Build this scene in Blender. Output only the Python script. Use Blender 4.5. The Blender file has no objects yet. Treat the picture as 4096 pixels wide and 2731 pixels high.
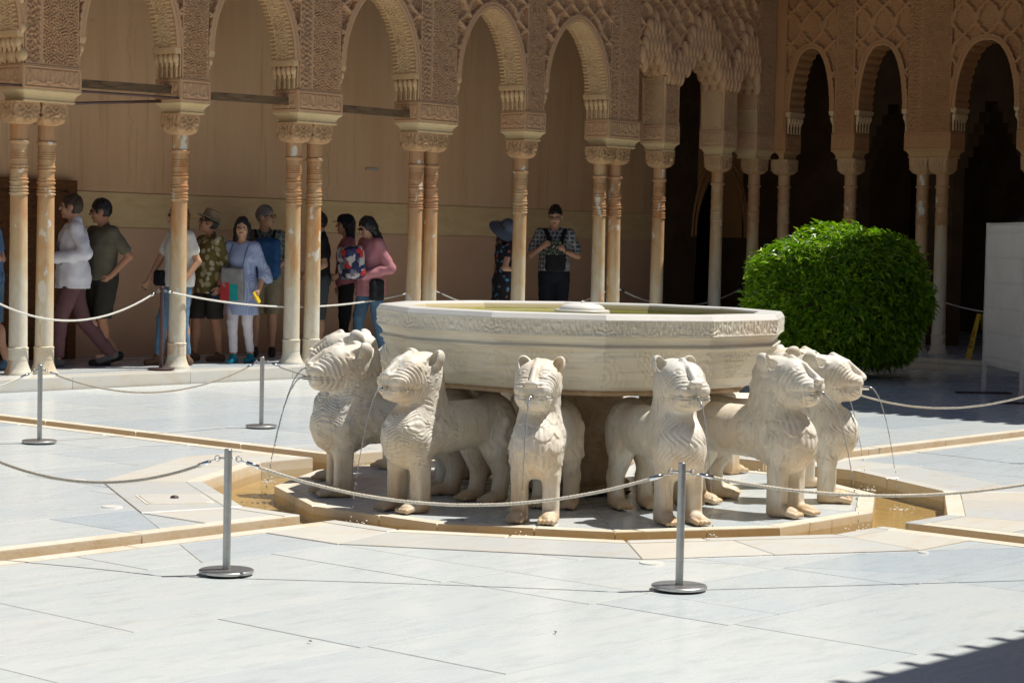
import bpy, bmesh, math, random
import numpy as np
from mathutils import Matrix, Vector, Euler

random.seed(7)
rng = np.random.default_rng(11)
PI = math.pi
scene = bpy.context.scene
COL = scene.collection
R_ = math.radians

# ------------------------------------------------------------------ camera, sky, sun, exposure
cam_d = bpy.data.cameras.new('camera')
cam = bpy.data.objects.new('camera', cam_d)
COL.objects.link(cam)
cam_d.sensor_width = 36.0
cam_d.lens = 73.24
cam_d.clip_start = 0.05
cam_d.clip_end = 400.0
ax_r, ax_u, ax_b = (0.652673, -0.757332, 0.021613), (0.022056, 0.047508, 0.998627), (-0.757319, -0.6513, 0.047711)
cam.matrix_world = Matrix(((ax_r[0], ax_u[0], ax_b[0], -10.6313),
                           (ax_r[1], ax_u[1], ax_b[1], -8.5437),
                           (ax_r[2], ax_u[2], ax_b[2], 1.6),
                           (0, 0, 0, 1)))
cam_d.dof.use_dof = True
cam_d.dof.focus_distance = 12.6
cam_d.dof.aperture_fstop = 13.0
scene.camera = cam

SUN = Vector((0.373, -0.2295, 0.899)).normalized()
world = bpy.data.worlds.new('World')
scene.world = world
world.use_nodes = True
wnt = world.node_tree
sky = wnt.nodes.new('ShaderNodeTexSky')
sky.sky_type = 'NISHITA'
sky.sun_disc = False
sky.sun_elevation = math.asin(SUN.z)
sky.sun_rotation = math.atan2(SUN.x, SUN.y)
sky.altitude = 700
wnt.links.new(sky.outputs[0], wnt.nodes['Background'].inputs[0])
wnt.nodes['Background'].inputs[1].default_value = 0.05
sun_d = bpy.data.lights.new('sun', 'SUN')
sun_d.energy = 4.3
sun_d.angle = R_(0.5)
sun_d.color = (1.0, 0.95, 0.87)
sun = bpy.data.objects.new('sun', sun_d)
sun.rotation_euler = SUN.to_track_quat('Z', 'Y').to_euler()
sun.location = (6, -4, 14)
COL.objects.link(sun)
scene.view_settings.view_transform = 'Standard'
scene.view_settings.look = 'None'
scene.view_settings.exposure = 0.45
scene.view_settings.gamma = 1.0
scene.cycles.use_denoising = True
scene.cycles.max_bounces = 8
scene.cycles.diffuse_bounces = 5
scene.cycles.glossy_bounces = 3
scene.cycles.transparent_max_bounces = 12
scene.cycles.caustics_reflective = False
scene.cycles.caustics_refractive = False
scene.cycles.sample_clamp_indirect = 6.0

# ------------------------------------------------------------------ object helpers
def link(o, parent=None):
    COL.objects.link(o)
    if parent is not None:
        o.parent = parent
    return o

def tag(o, label=None, cat=None, group=None, kind=None):
    if label: o['label'] = label
    if cat: o['category'] = cat
    if group: o['group'] = group
    if kind: o['kind'] = kind
    return o

def thing(name, label, cat, loc=(0, 0, 0), rz=0.0, group=None):
    o = bpy.data.objects.new(name, None)
    o.empty_display_size = 0.2
    o.location = loc
    o.rotation_euler = (0, 0, rz)
    link(o)
    return tag(o, label, cat, group)

def npmesh(name, V, Q, smooth=True):
    V = np.asarray(V, np.float32); Q = np.asarray(Q, np.int32)
    k = Q.shape[1]
    me = bpy.data.meshes.new(name)
    me.vertices.add(len(V)); me.vertices.foreach_set('co', V.ravel())
    me.loops.add(Q.size); me.loops.foreach_set('vertex_index', Q.ravel())
    me.polygons.add(len(Q)); me.polygons.foreach_set('loop_start', np.arange(0, Q.size, k, dtype=np.int32))
    me.polygons.foreach_set('use_smooth', np.full(len(Q), smooth))
    me.update(calc_edges=True)
    return me

def put(name, me, mat, parent=None, loc=None, rot=None):
    o = bpy.data.objects.new(name, me)
    if mat is not None and len(me.materials) == 0:
        me.materials.append(mat)
    if loc is not None: o.location = loc
    if rot is not None: o.rotation_euler = rot
    return link(o, parent)

class MB:
    """collects simple shapes into one mesh"""
    def __init__(s): s.v = []; s.f = []
    def add(s, vs, fs):
        b = len(s.v); s.v += [tuple(p) for p in vs]; s.f += [tuple(i + b for i in f) for f in fs]; return s
    def box(s, x0, x1, y0, y1, z0, z1):
        return s.add([(x0,y0,z0),(x1,y0,z0),(x1,y1,z0),(x0,y1,z0),(x0,y0,z1),(x1,y0,z1),(x1,y1,z1),(x0,y1,z1)],
                     [(0,3,2,1),(4,5,6,7),(0,1,5,4),(1,2,6,5),(2,3,7,6),(3,0,4,7)])
    def obox(s, c, ax, ay, az):
        c = Vector(c); ax = Vector(ax); ay = Vector(ay); az = Vector(az)
        vs = [c + i*ax + j*ay + k*az for k in (-1, 1) for (i, j) in ((-1,-1),(1,-1),(1,1),(-1,1))]
        return s.add(vs, [(0,3,2,1),(4,5,6,7),(0,1,5,4),(1,2,6,5),(2,3,7,6),(3,0,4,7)])
    def prism(s, poly, z0, z1, bevel=0.0):
        n = len(poly)
        if bevel > 0:
            c = np.mean(np.array(poly), 0)
            ins = []
            for p in poly:
                q = np.array(p); dd = c - q; L = np.linalg.norm(dd) + 1e-9
                ins.append(q + dd / L * bevel * 1.3)
            vs = [(p[0], p[1], z0) for p in poly] + [(p[0], p[1], z1 - bevel) for p in poly] + [(p[0], p[1], z1) for p in ins]
            fs = [tuple(range(n - 1, -1, -1)), tuple(range(2 * n, 3 * n))]
            for i in range(n):
                j = (i + 1) % n
                fs += [(i, j, n + j, n + i), (n + i, n + j, 2*n + j, 2*n + i)]
            return s.add(vs, fs)
        vs = [(p[0], p[1], z0) for p in poly] + [(p[0], p[1], z1) for p in poly]
        fs = [tuple(range(n - 1, -1, -1)), tuple(range(n, 2 * n))]
        for i in range(n):
            j = (i + 1) % n; fs.append((i, j, n + j, n + i))
        return s.add(vs, fs)
    def lathe(s, prof, n=24, c=(0, 0, 0), a0=0.0, cap=True):
        vs = []; fs = []
        for r, z in prof:
            for i in range(n):
                a = a0 + 2 * PI * i / n
                vs.append((c[0] + r * math.cos(a), c[1] + r * math.sin(a), c[2] + z))
        for k in range(len(prof) - 1):
            for i in range(n):
                j = (i + 1) % n
                fs.append((k*n + i, k*n + j, (k+1)*n + j, (k+1)*n + i))
        if cap:
            fs.append(tuple(range(n - 1, -1, -1))); fs.append(tuple(range((len(prof)-1)*n, len(prof)*n)))
        return s.add(vs, fs)
    def tube(s, pts, rad, n=8, cap=True, flat=None):
        pts = [Vector(p) for p in pts]; m = len(pts)
        if not hasattr(rad, '__len__'): rad = [rad] * m
        t0 = (pts[1] - pts[0]).normalized()
        up = Vector((0, 0, 1)) if abs(t0.z) < 0.9 else Vector((1, 0, 0))
        nrm = t0.cross(up).normalized()
        vs = []; fs = []
        for i, p in enumerate(pts):
            t = (pts[min(i+1, m-1)] - pts[max(i-1, 0)])
            t = t.normalized() if t.length > 1e-9 else t0
            nrm = (nrm - t * nrm.dot(t)); nrm = nrm.normalized() if nrm.length > 1e-6 else t.orthogonal().normalized()
            b = t.cross(nrm)
            for k in range(n):
                a = 2 * PI * k / n
                vs.append(p + nrm * (rad[i] * math.cos(a)) + b * (rad[i] * math.sin(a) * (flat or 1)))
        for i in range(m - 1):
            for k in range(n):
                j = (k + 1) % n
                fs.append((i*n + k, i*n + j, (i+1)*n + j, (i+1)*n + k))
        if cap:
            fs.append(tuple(range(n - 1, -1, -1))); fs.append(tuple(range((m-1)*n, m*n)))
        return s.add(vs, fs)
    def ball(s, c, r, nu=10, nv=7, R=None):
        if not hasattr(r, '__len__'): r = (r, r, r)
        vs = []; fs = []
        for j in range(nv + 1):
            th = PI * j / nv
            for i in range(nu):
                a = 2 * PI * i / nu
                p = Vector((r[0]*math.sin(th)*math.cos(a), r[1]*math.sin(th)*math.sin(a), -r[2]*math.cos(th)))
                if R is not None: p = R @ p
                vs.append(p + Vector(c))
        for j in range(nv):
            for i in range(nu):
                k = (i + 1) % nu
                fs.append((j*nu + i, j*nu + k, (j+1)*nu + k, (j+1)*nu + i))
        return s.add(vs, fs)
    def torus(s, c, R, r, axis=(0, 0, 1), n=16, m=6):
        ax = Vector(axis).normalized(); a = ax.orthogonal().normalized(); b = ax.cross(a)
        vs = []; fs = []
        for i in range(n):
            t = 2 * PI * i / n; dr = a * math.cos(t) + b * math.sin(t)
            for k in range(m):
                q = 2 * PI * k / m
                vs.append(Vector(c) + dr * (R + r * math.cos(q)) + ax * (r * math.sin(q)))
        for i in range(n):
            i2 = (i + 1) % n
            for k in range(m):
                k2 = (k + 1) % m
                fs.append((i*m + k, i2*m + k, i2*m + k2, i*m + k2))
        return s.add(vs, fs)
    def mesh(s, name, smooth=False, angle=None):
        me = bpy.data.meshes.new(name)
        me.from_pydata(s.v, [], s.f); me.update()
        if smooth:
            me.polygons.foreach_set('use_smooth', [True] * len(me.polygons))
            if angle: 
                try: me.set_sharp_from_angle(angle=angle)
                except Exception: pass
        return me
    def build(s, name, mat, parent=None, smooth=False, angle=None, loc=None, rot=None):
        return put(name, s.mesh(name, smooth, angle), mat, parent, loc, rot)

# ------------------------------------------------------------------ numpy: carved pattern tiles and implicit surfaces
def carve_tile(n, k, bw, seed, sym=True, aniso=(1, 1)):
    r = np.random.default_rng(seed).normal(size=(n, n))
    F = np.fft.fft2(r); fx = np.fft.fftfreq(n) * n
    rr = np.hypot(fx[:, None] / aniso[0], fx[None, :] / aniso[1])
    t = np.fft.ifft2(F * np.exp(-((rr - k) / bw) ** 2)).real
    if sym: t = t + t[::-1, :]
    t /= t.std()
    return np.tanh(2.2 * t)
def samp(T, x, y):
    n = T.shape[0]
    x = (np.asarray(x) % 1.0) * n; y = (np.asarray(y) % 1.0) * n
    i = x.astype(int) % n; j = y.astype(int) % n; fx = x - np.floor(x); fy = y - np.floor(y)
    i2 = (i + 1) % n; j2 = (j + 1) % n
    return (T[i, j]*(1-fx)*(1-fy) + T[i2, j]*fx*(1-fy) + T[i, j2]*(1-fx)*fy + T[i2, j2]*fx*fy)
TURING = carve_tile(256, 13, 2.2, 3)
TURING2 = carve_tile(256, 11, 3.0, 5)
LETTERS = carve_tile(256, 12, 4.0, 9, sym=False, aniso=(1.5, 0.55))
SOFTN = carve_tile(256, 5, 4.0, 21, sym=False) * 0.7
def sstep(a, b, x):
    t = np.clip((x - a) / (b - a), 0, 1); return t * t * (3 - 2 * t)

def relief(name, O, U, V, w, h, hf, res, mat, parent=None, mask=None, smooth=True):
    O = np.array(O, float); U = np.array(U, float); V = np.array(V, float); N = np.cross(U, V)
    nx = max(2, int(round(w / res)) + 1); ny = max(2, int(round(h / res)) + 1)
    X, Y = np.meshgrid(np.linspace(0, w, nx), np.linspace(0, h, ny), indexing='ij')
    H = hf(X, Y)
    P = O + X[..., None]*U + Y[..., None]*V + H[..., None]*N
    I = np.arange(nx*ny).reshape(nx, ny)
    Q = np.stack([I[:-1,:-1], I[1:,:-1], I[1:,1:], I[:-1,1:]], -1)
    if mask is not None:
        cx = (X[:-1,:-1] + X[1:,1:]) / 2; cy = (Y[:-1,:-1] + Y[1:,1:]) / 2
        Q = Q[mask(cx, cy)]
    Q = Q.reshape(-1, 4)
    me = npmesh(name, P.reshape(-1, 3), Q, smooth)
    return put(name, me, mat, parent)

class SDF:
    def __init__(s, lo, hi, h):
        s.lo = np.array(lo, float); s.h = h
        s.n = np.ceil((np.array(hi, float) - s.lo) / h).astype(int) + 1
        s.D = np.full(s.n, 1.0, np.float32)
        s.ax = [(s.lo[i] + h * np.arange(s.n[i])).astype(np.float32) for i in range(3)]
    def _rng(s, lo, hi):
        a = np.clip(np.floor((np.array(lo) - s.lo) / s.h).astype(int), 0, s.n)
        b = np.clip(np.ceil((np.array(hi) - s.lo) / s.h).astype(int) + 1, 0, s.n)
        return tuple(slice(int(i), int(j)) for i, j in zip(a, b))
    def _apply(s, lo, hi, fn, k, mode):
        r = s._rng(lo, hi)
        if any(q.stop <= q.start for q in r): return
        X = s.ax[0][r[0]][:, None, None]; Y = s.ax[1][r[1]][None, :, None]; Z = s.ax[2][r[2]][None, None, :]
        d = fn(X, Y, Z); D = s.D[r]
        if mode == 'add':
            if k > 0:
                t = np.clip(0.5 + 0.5 * (D - d) / k, 0, 1); s.D[r] = D + (d - D) * t - k * t * (1 - t)
            else: s.D[r] = np.minimum(D, d)
        else:
            d = -d
            if k > 0:
                t = np.clip(0.5 - 0.5 * (D - d) / k, 0, 1); s.D[r] = D + (d - D) * t + k * t * (1 - t)
            else: s.D[r] = np.maximum(D, d)
    def cap(s, a, b, ra, rb=None, k=0.03, mode='add', sq=(1, 1, 1)):
        rb = ra if rb is None else rb
        a = np.array(a, float); b = np.array(b, float); ba = b - a; L2 = max(float(ba @ ba), 1e-9)
        m = max(ra, rb) + k + 2.5 * s.h
        def fn(X, Y, Z):
            px = X - a[0]; py = Y - a[1]; pz = Z - a[2]
            t = np.clip((px*ba[0] + py*ba[1] + pz*ba[2]) / L2, 0, 1)
            return np.sqrt((px - t*ba[0])**2 * sq[0] + (py - t*ba[1])**2 * sq[1] + (pz - t*ba[2])**2 * sq[2]) - (ra + (rb - ra) * t)
        s._apply(np.minimum(a, b) - m, np.maximum(a, b) + m, fn, k, mode); return s
    def ell(s, c, r, k=0.03, R=None, mode='add'):
        c = np.array(c, float); r = np.array(r, float); m = r.max() + k + 2.5 * s.h
        def fn(X, Y, Z):
            px = X - c[0]; py = Y - c[1]; pz = Z - c[2]
            if R is not None:
                A = R
                px, py, pz = (A[0][0]*px + A[1][0]*py + A[2][0]*pz, A[0][1]*px + A[1][1]*py + A[2][1]*pz, A[0][2]*px + A[1][2]*py + A[2][2]*pz)
            k0 = np.sqrt((px/r[0])**2 + (py/r[1])**2 + (pz/r[2])**2)
            k1 = np.sqrt((px/r[0]**2)**2 + (py/r[1]**2)**2 + (pz/r[2]**2)**2) + 1e-6
            return k0 * (k0 - 1) / k1
        s._apply(c - m, c + m, fn, k, mode); return s
    def rbox(s, c, hsz, rad, k=0.02, R=None, mode='add'):
        c = np.array(c, float); hs = np.array(hsz, float) - rad; m = np.linalg.norm(hsz) + k + 2.5 * s.h
        def fn(X, Y, Z):
            px = X - c[0]; py = Y - c[1]; pz = Z - c[2]
            if R is not None:
                A = R
                px, py, pz = (A[0][0]*px + A[1][0]*py + A[2][0]*pz, A[0][1]*px + A[1][1]*py + A[2][1]*pz, A[0][2]*px + A[1][2]*py + A[2][2]*pz)
            qx = np.abs(px) - hs[0]; qy = np.abs(py) - hs[1]; qz = np.abs(pz) - hs[2]
            return np.sqrt(np.maximum(qx, 0)**2 + np.maximum(qy, 0)**2 + np.maximum(qz, 0)**2) + np.minimum(np.maximum(qx, np.maximum(qy, qz)), 0) - rad
        s._apply(c - m, c + m, fn, k, mode); return s
    def plane(s, n, c):
        """keep the side where n.p <= c"""
        X = s.ax[0][:, None, None]; Y = s.ax[1][None, :, None]; Z = s.ax[2][None, None, :]
        s.D = np.maximum(s.D, n[0]*X + n[1]*Y + n[2]*Z - c).astype(np.float32); return s
    def warp(s, amp, freq, seed=0):
        X = s.ax[0][:, None, None]; Y = s.ax[1][None, :, None]; Z = s.ax[2][None, None, :]
        s.D = s.D + amp * (np.sin(freq*(0.9*X + 0.5*Z) + 3*np.sin(freq*0.35*Y + seed) + seed) * np.sin(freq*0.8*Y + 1.3*np.sin(freq*0.4*Z + seed))
                           + 0.6*np.sin(freq*1.7*Z + 2.2*np.sin(freq*0.6*X + seed) + freq*0.7*Y)).astype(np.float32)
        return s
    def mesh(s):
        D = s.D; S = D < 0
        c = [S[i:S.shape[0]-1+i, j:S.shape[1]-1+j, k:S.shape[2]-1+k] for i in (0,1) for j in (0,1) for k in (0,1)]
        anyv = c[0].copy(); allv = c[0].copy()
        for q in c[1:]: anyv |= q; allv &= q
        idx = np.argwhere(anyv & ~allv)
        if len(idx) == 0: return np.zeros((0,3)), np.zeros((0,4), int)
        ids = np.full(anyv.shape, -1, np.int32); ids[tuple(idx.T)] = np.arange(len(idx))
        off = np.array([(i,j,k) for i in (0,1) for j in (0,1) for k in (0,1)])
        vals = np.stack([D[idx[:,0]+o[0], idx[:,1]+o[1], idx[:,2]+o[2]] for o in off], 1)
        acc = np.zeros((len(idx), 3)); cnt = np.zeros(len(idx))
        for a in range(8):
            for b in range(a+1, 8):
                if np.abs(off[a]-off[b]).sum() != 1: continue
                va = vals[:, a]; vb = vals[:, b]; m = (va < 0) != (vb < 0)
                t = np.where(m, va / np.where(np.abs(va - vb) < 1e-9, 1e-9, va - vb), 0)
                acc += np.where(m[:, None], off[a] + t[:, None] * (off[b] - off[a]), 0); cnt += m
        V = s.lo + s.h * (idx + acc / cnt[:, None])
        Q = []
        for ax in range(3):
            o1 = (ax + 1) % 3; o2 = (ax + 2) % 3
            sl0 = [slice(1, -1)] * 3; sl1 = [slice(1, -1)] * 3
            sl0[ax] = slice(0, -1); sl1[ax] = slice(1, None)
            A = S[tuple(sl0)]; B = S[tuple(sl1)]
            e = np.argwhere(A != B); 
            if len(e) == 0: continue
            ins = A[tuple(e.T)]
            base = e + 1; base[:, ax] -= 1
            def cell(d1, d2):
                q = base.copy(); q[:, o1] -= d1; q[:, o2] -= d2
                return ids[tuple(q.T)]
            q = np.stack([cell(1,1), cell(0,1), cell(0,0), cell(1,0)], 1)
            q = np.where(ins[:, None], q, q[:, ::-1]); Q.append(q)
        Q = np.concatenate(Q); Q = Q[(Q >= 0).all(1)]
        return V, Q
def vnormals(V, Q):
    n = np.cross(V[Q[:,2]] - V[Q[:,0]], V[Q[:,3]] - V[Q[:,1]])
    N = np.zeros_like(V)
    for i in range(4): np.add.at(N, Q[:, i], n)
    return N / (np.linalg.norm(N, axis=1, keepdims=True) + 1e-12)
def relax(V, Q, it=1, lam=0.5):
    for _ in range(it):
        A = np.zeros_like(V); c = np.zeros(len(V))
        for i in range(4):
            np.add.at(A, Q[:, i], V[Q[:, (i+1) % 4]]); np.add.at(c, Q[:, i], 1)
            np.add.at(A, Q[:, i], V[Q[:, (i+3) % 4]]); np.add.at(c, Q[:, i], 1)
        V = V + lam * (A / np.maximum(c, 1)[:, None] - V)
    return V
# ------------------------------------------------------------------ procedural materials
class NT:
    def __init__(s, name, rough=0.6, spec=0.5, metal=0.0):
        s.m = bpy.data.materials.new(name); s.m.use_nodes = True
        s.nt = s.m.node_tree; s.b = s.nt.nodes['Principled BSDF']
        s.b.inputs['Roughness'].default_value = rough
        s.b.inputs['Specular IOR Level'].default_value = spec
        s.b.inputs['Metallic'].default_value = metal
        s._tc = None
    def n(s, t): return s.nt.nodes.new(t)
    def l(s, a, b): s.nt.links.new(a, b)
    def tc(s, k='Object'):
        if s._tc is None: s._tc = s.n('ShaderNodeTexCoord')
        return s._tc.outputs[k]
    def rand(s):
        return s.n('ShaderNodeObjectInfo').outputs['Random']
    def val(s, sock, v):
        if hasattr(v, 'is_linked') or hasattr(v, 'links'): s.l(v, sock)
        else: sock.default_value = v
    def map(s, vec, scale=(1,1,1), loc=(0,0,0), rot=(0,0,0)):
        m = s.n('ShaderNodeMapping'); s.l(vec, m.inputs[0])
        for i, q in ((1, loc), (2, rot), (3, scale)):
            s.val(m.inputs[i], q)
        return m.outputs[0]
    def noise(s, vec=None, scale=5, detail=4, rough=0.55, dist=0.0, out=0):
        q = s.n('ShaderNodeTexNoise')
        s.l(vec if vec is not None else s.tc(), q.inputs['Vector'])
        q.inputs['Scale'].default_value = scale; q.inputs['Detail'].default_value = detail
        q.inputs['Roughness'].default_value = rough; q.inputs['Distortion'].default_value = dist
        return q.outputs[out]
    def vor(s, vec=None, scale=5, feat='F1', out='Distance', rnd=1.0):
        q = s.n('ShaderNodeTexVoronoi'); q.feature = feat
        s.l(vec if vec is not None else s.tc(), q.inputs['Vector'])
        q.inputs['Scale'].default_value = scale; q.inputs['Randomness'].default_value = rnd
        return q.outputs[out]
    def ramp(s, fac, stops, const=False):
        q = s.n('ShaderNodeValToRGB'); s.l(fac, q.inputs[0]); e = q.color_ramp.elements
        if const: q.color_ramp.interpolation = 'CONSTANT'
        while len(e) < len(stops): e.new(0.5)
        for i, (p, c) in enumerate(stops):
            e[i].position = p
            e[i].color = (c, c, c, 1) if not hasattr(c, '__len__') else (*c, 1)
        return q.outputs[0]
    def mix(s, fac, a, b, mode='MIX'):
        q = s.n('ShaderNodeMix'); q.data_type = 'RGBA'; q.blend_type = mode
        s.val(q.inputs[0], fac)
        for i, c in ((6, a), (7, b)):
            if hasattr(c, '__len__'): q.inputs[i].default_value = (*c, 1) if len(c) == 3 else c
            else: s.l(c, q.inputs[i])
        return q.outputs[2]
    def math(s, op, a, b=0.0, c=0.0, clamp=False):
        q = s.n('ShaderNodeMath'); q.operation = op; q.use_clamp = clamp
        s.val(q.inputs[0], a); s.val(q.inputs[1], b); s.val(q.inputs[2], c)
        return q.outputs[0]
    def xyz(s, vec=None):
        q = s.n('ShaderNodeSeparateXYZ'); s.l(vec if vec is not None else s.tc(), q.inputs[0]); return q.outputs
    def comb(s, x, y, z):
        q = s.n('ShaderNodeCombineXYZ')
        for i, v in enumerate((x, y, z)): s.val(q.inputs[i], v)
        return q.outputs[0]
    def color(s, c):
        if hasattr(c, '__len__'): s.b.inputs['Base Color'].default_value = (*c, 1)
        else: s.l(c, s.b.inputs['Base Color'])
        return s
    def rough(s, r): s.val(s.b.inputs['Roughness'], r); return s
    def bump(s, h, strength=0.3, dist=0.01):
        q = s.n('ShaderNodeBump'); q.inputs['Strength'].default_value = strength; q.inputs['Distance'].default_value = dist
        s.l(h, q.inputs['Height']); s.l(q.outputs[0], s.b.inputs['Normal']); return s

def marble_floor(name, c0, c1, c2, warm=0.25, rough=0.22):
    t = NT(name, rough, 0.5)
    r = t.rand()
    off = t.comb(t.math('MULTIPLY', r, 37.0), t.math('MULTIPLY', r, 91.0), t.math('MULTIPLY', r, 13.0))
    va = t.n('ShaderNodeVectorMath'); va.operation = 'ADD'; t.l(t.tc(), va.inputs[0]); t.l(off, va.inputs[1])
    ang = t.math('MULTIPLY', t.math('SUBTRACT', r, 0.5), 0.7)
    v = t.map(va.outputs[0], (0.5, 1.9, 1.0), (0, 0, 0), t.comb(0, 0, ang))
    n1 = t.noise(v, 1.7, 6, 0.62, 1.2)
    n2 = t.noise(va.outputs[0], 1.1, 3, 0.5)
    n3 = t.noise(v, 7.0, 5, 0.65, 0.6)
    base = t.mix(t.ramp(n1, [(0.36, 0.0), (0.62, 1.0)]), c0, c1)
    vein = t.ramp(n3, [(0.50, 0.0), (0.70, 0.5)])
    base = t.mix(vein, base, c2)
    tone = t.ramp(t.math('FRACT', t.math('MULTIPLY', r, 7.31)), [(0.0, (0.83, 0.875, 0.925)), (0.25, (0.94, 0.96, 0.98)), (0.5, (1.0, 1.0, 0.99)), (1.0, (1.05, 1.045, 1.02))])
    base = t.mix(1.0, base, tone, 'MULTIPLY')
    w = t.math('MULTIPLY', t.ramp(n2, [(0.5, 0.0), (0.75, 1.0)]), warm)
    base = t.mix(w, base, (0.66, 0.55, 0.40))
    t.color(base)
    t.rough(t.math('ADD', t.math('MULTIPLY', n1, 0.22), rough - 0.06))
    t.bump(t.noise(va.outputs[0], 3.0, 4, 0.6), 0.06, 0.02)
    return t.m
M_FLOOR = marble_floor('floor_marble', (0.615, 0.65, 0.655), (0.54, 0.585, 0.60), (0.42, 0.465, 0.475), 0.08)
M_SURR = marble_floor('surround_marble', (0.65, 0.635, 0.58), (0.585, 0.585, 0.56), (0.58, 0.47, 0.32), 0.35, 0.3)

def curb_mat():
    t = NT('curb_marble', 0.4, 0.4)
    v = t.tc()
    n1 = t.noise(v, 3.0, 6, 0.65, 0.8); n2 = t.noise(v, 14, 5, 0.7)
    z = t.xyz(t.n('ShaderNodeNewGeometry').outputs['Position'])[2]
    base = t.mix(t.ramp(n1, [(0.35, 0.0), (0.65, 1.0)]), (0.75, 0.71, 0.615), (0.70, 0.615, 0.47))
    base = t.mix(t.ramp(n2, [(0.58, 0.0), (0.7, 0.45)]), base, (0.50, 0.32, 0.16))
    low = t.ramp(z, [(0.0, 0.0), (1.0, 1.0)])
    mr = t.n('ShaderNodeMapRange'); t.l(z, mr.inputs[0]); mr.inputs[1].default_value = -0.09; mr.inputs[2].default_value = -0.01
    mr.inputs[3].default_value = 0.55; mr.inputs[4].default_value = 0.0
    base = t.mix(t.math('MULTIPLY', mr.outputs[0], t.ramp(n1, [(0.3, 0.5), (0.6, 1.0)])), base, (0.50, 0.33, 0.13))
    t.color(base).bump(n2, 0.35, 0.01)
    return t.m
M_CURB = curb_mat()

def bed_mat():
    t = NT('channel_bed', 0.5, 0.3)
    v = t.map(t.tc(), (1.0, 1.0, 1.0))
    base = t.mix(t.ramp(t.noise(v, 2.5, 6, 0.7, 0.5), [(0.3, 0.0), (0.7, 1.0)]), (0.66, 0.50, 0.25), (0.48, 0.32, 0.13))
    t.color(base); return t.m
M_BED = bed_mat()

def water_mat(name, tint, bump_s, scale):
    t = NT(name)
    nt = t.nt; out = nt.nodes['Material Output']
    tr = t.n('ShaderNodeBsdfTransparent'); tr.inputs[0].default_value = (*tint, 1)
    gl = t.n('ShaderNodeBsdfGlossy'); gl.inputs['Roughness'].default_value = 0.03
    fr = t.n('ShaderNodeFresnel'); fr.inputs[0].default_value = 1.33
    b = t.n('ShaderNodeBump'); b.inputs['Strength'].default_value = bump_s; b.inputs['Distance'].default_value = 0.02
    w = t.noise(t.map(t.tc(), (1, 1, 1)), scale, 4, 0.6, 0.8); t.l(w, b.inputs['Height'])
    t.l(b.outputs[0], gl.inputs['Normal']); t.l(b.outputs[0], fr.inputs['Normal'])
    mx = t.n('ShaderNodeMixShader'); t.l(fr.outputs[0], mx.inputs[0]); t.l(tr.outputs[0], mx.inputs[1]); t.l(gl.outputs[0], mx.inputs[2])
    t.l(mx.outputs[0], out.inputs[0]); nt.nodes.remove(t.b)
    return t.m
M_WATER = water_mat('channel_water', (0.93, 0.88, 0.74), 0.35, 22)
M_WATER2 = water_mat('basin_water', (0.80, 0.80, 0.42), 0.5, 16)

def jet_mat():
    t = NT('jet_water'); out = t.nt.nodes['Material Output']
    tr = t.n('ShaderNodeBsdfTransparent'); tr.inputs[0].default_value = (0.86, 0.88, 0.9, 1)
    gl = t.n('ShaderNodeBsdfGlossy'); gl.inputs['Roughness'].default_value = 0.12
    fr = t.n('ShaderNodeLayerWeight'); fr.inputs[0].default_value = 0.55
    mx = t.n('ShaderNodeMixShader'); t.l(fr.outputs['Fresnel'], mx.inputs[0]); t.l(tr.outputs[0], mx.inputs[1]); t.l(gl.outputs[0], mx.inputs[2])
    df = t.n('ShaderNodeBsdfDiffuse'); df.inputs[0].default_value = (0.85, 0.87, 0.88, 1)
    m2 = t.n('ShaderNodeMixShader'); m2.inputs[0].default_value = 0.28; t.l(mx.outputs[0], m2.inputs[1]); t.l(df.outputs[0], m2.inputs[2])
    t.l(m2.outputs[0], out.inputs[0]); t.nt.nodes.remove(t.b); return t.m
M_JET = jet_mat()
def foam_mat():
    t = NT('foam', 0.3, 0.5); t.color((0.85, 0.87, 0.88)); return t.m
M_FOAM = foam_mat()

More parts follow.
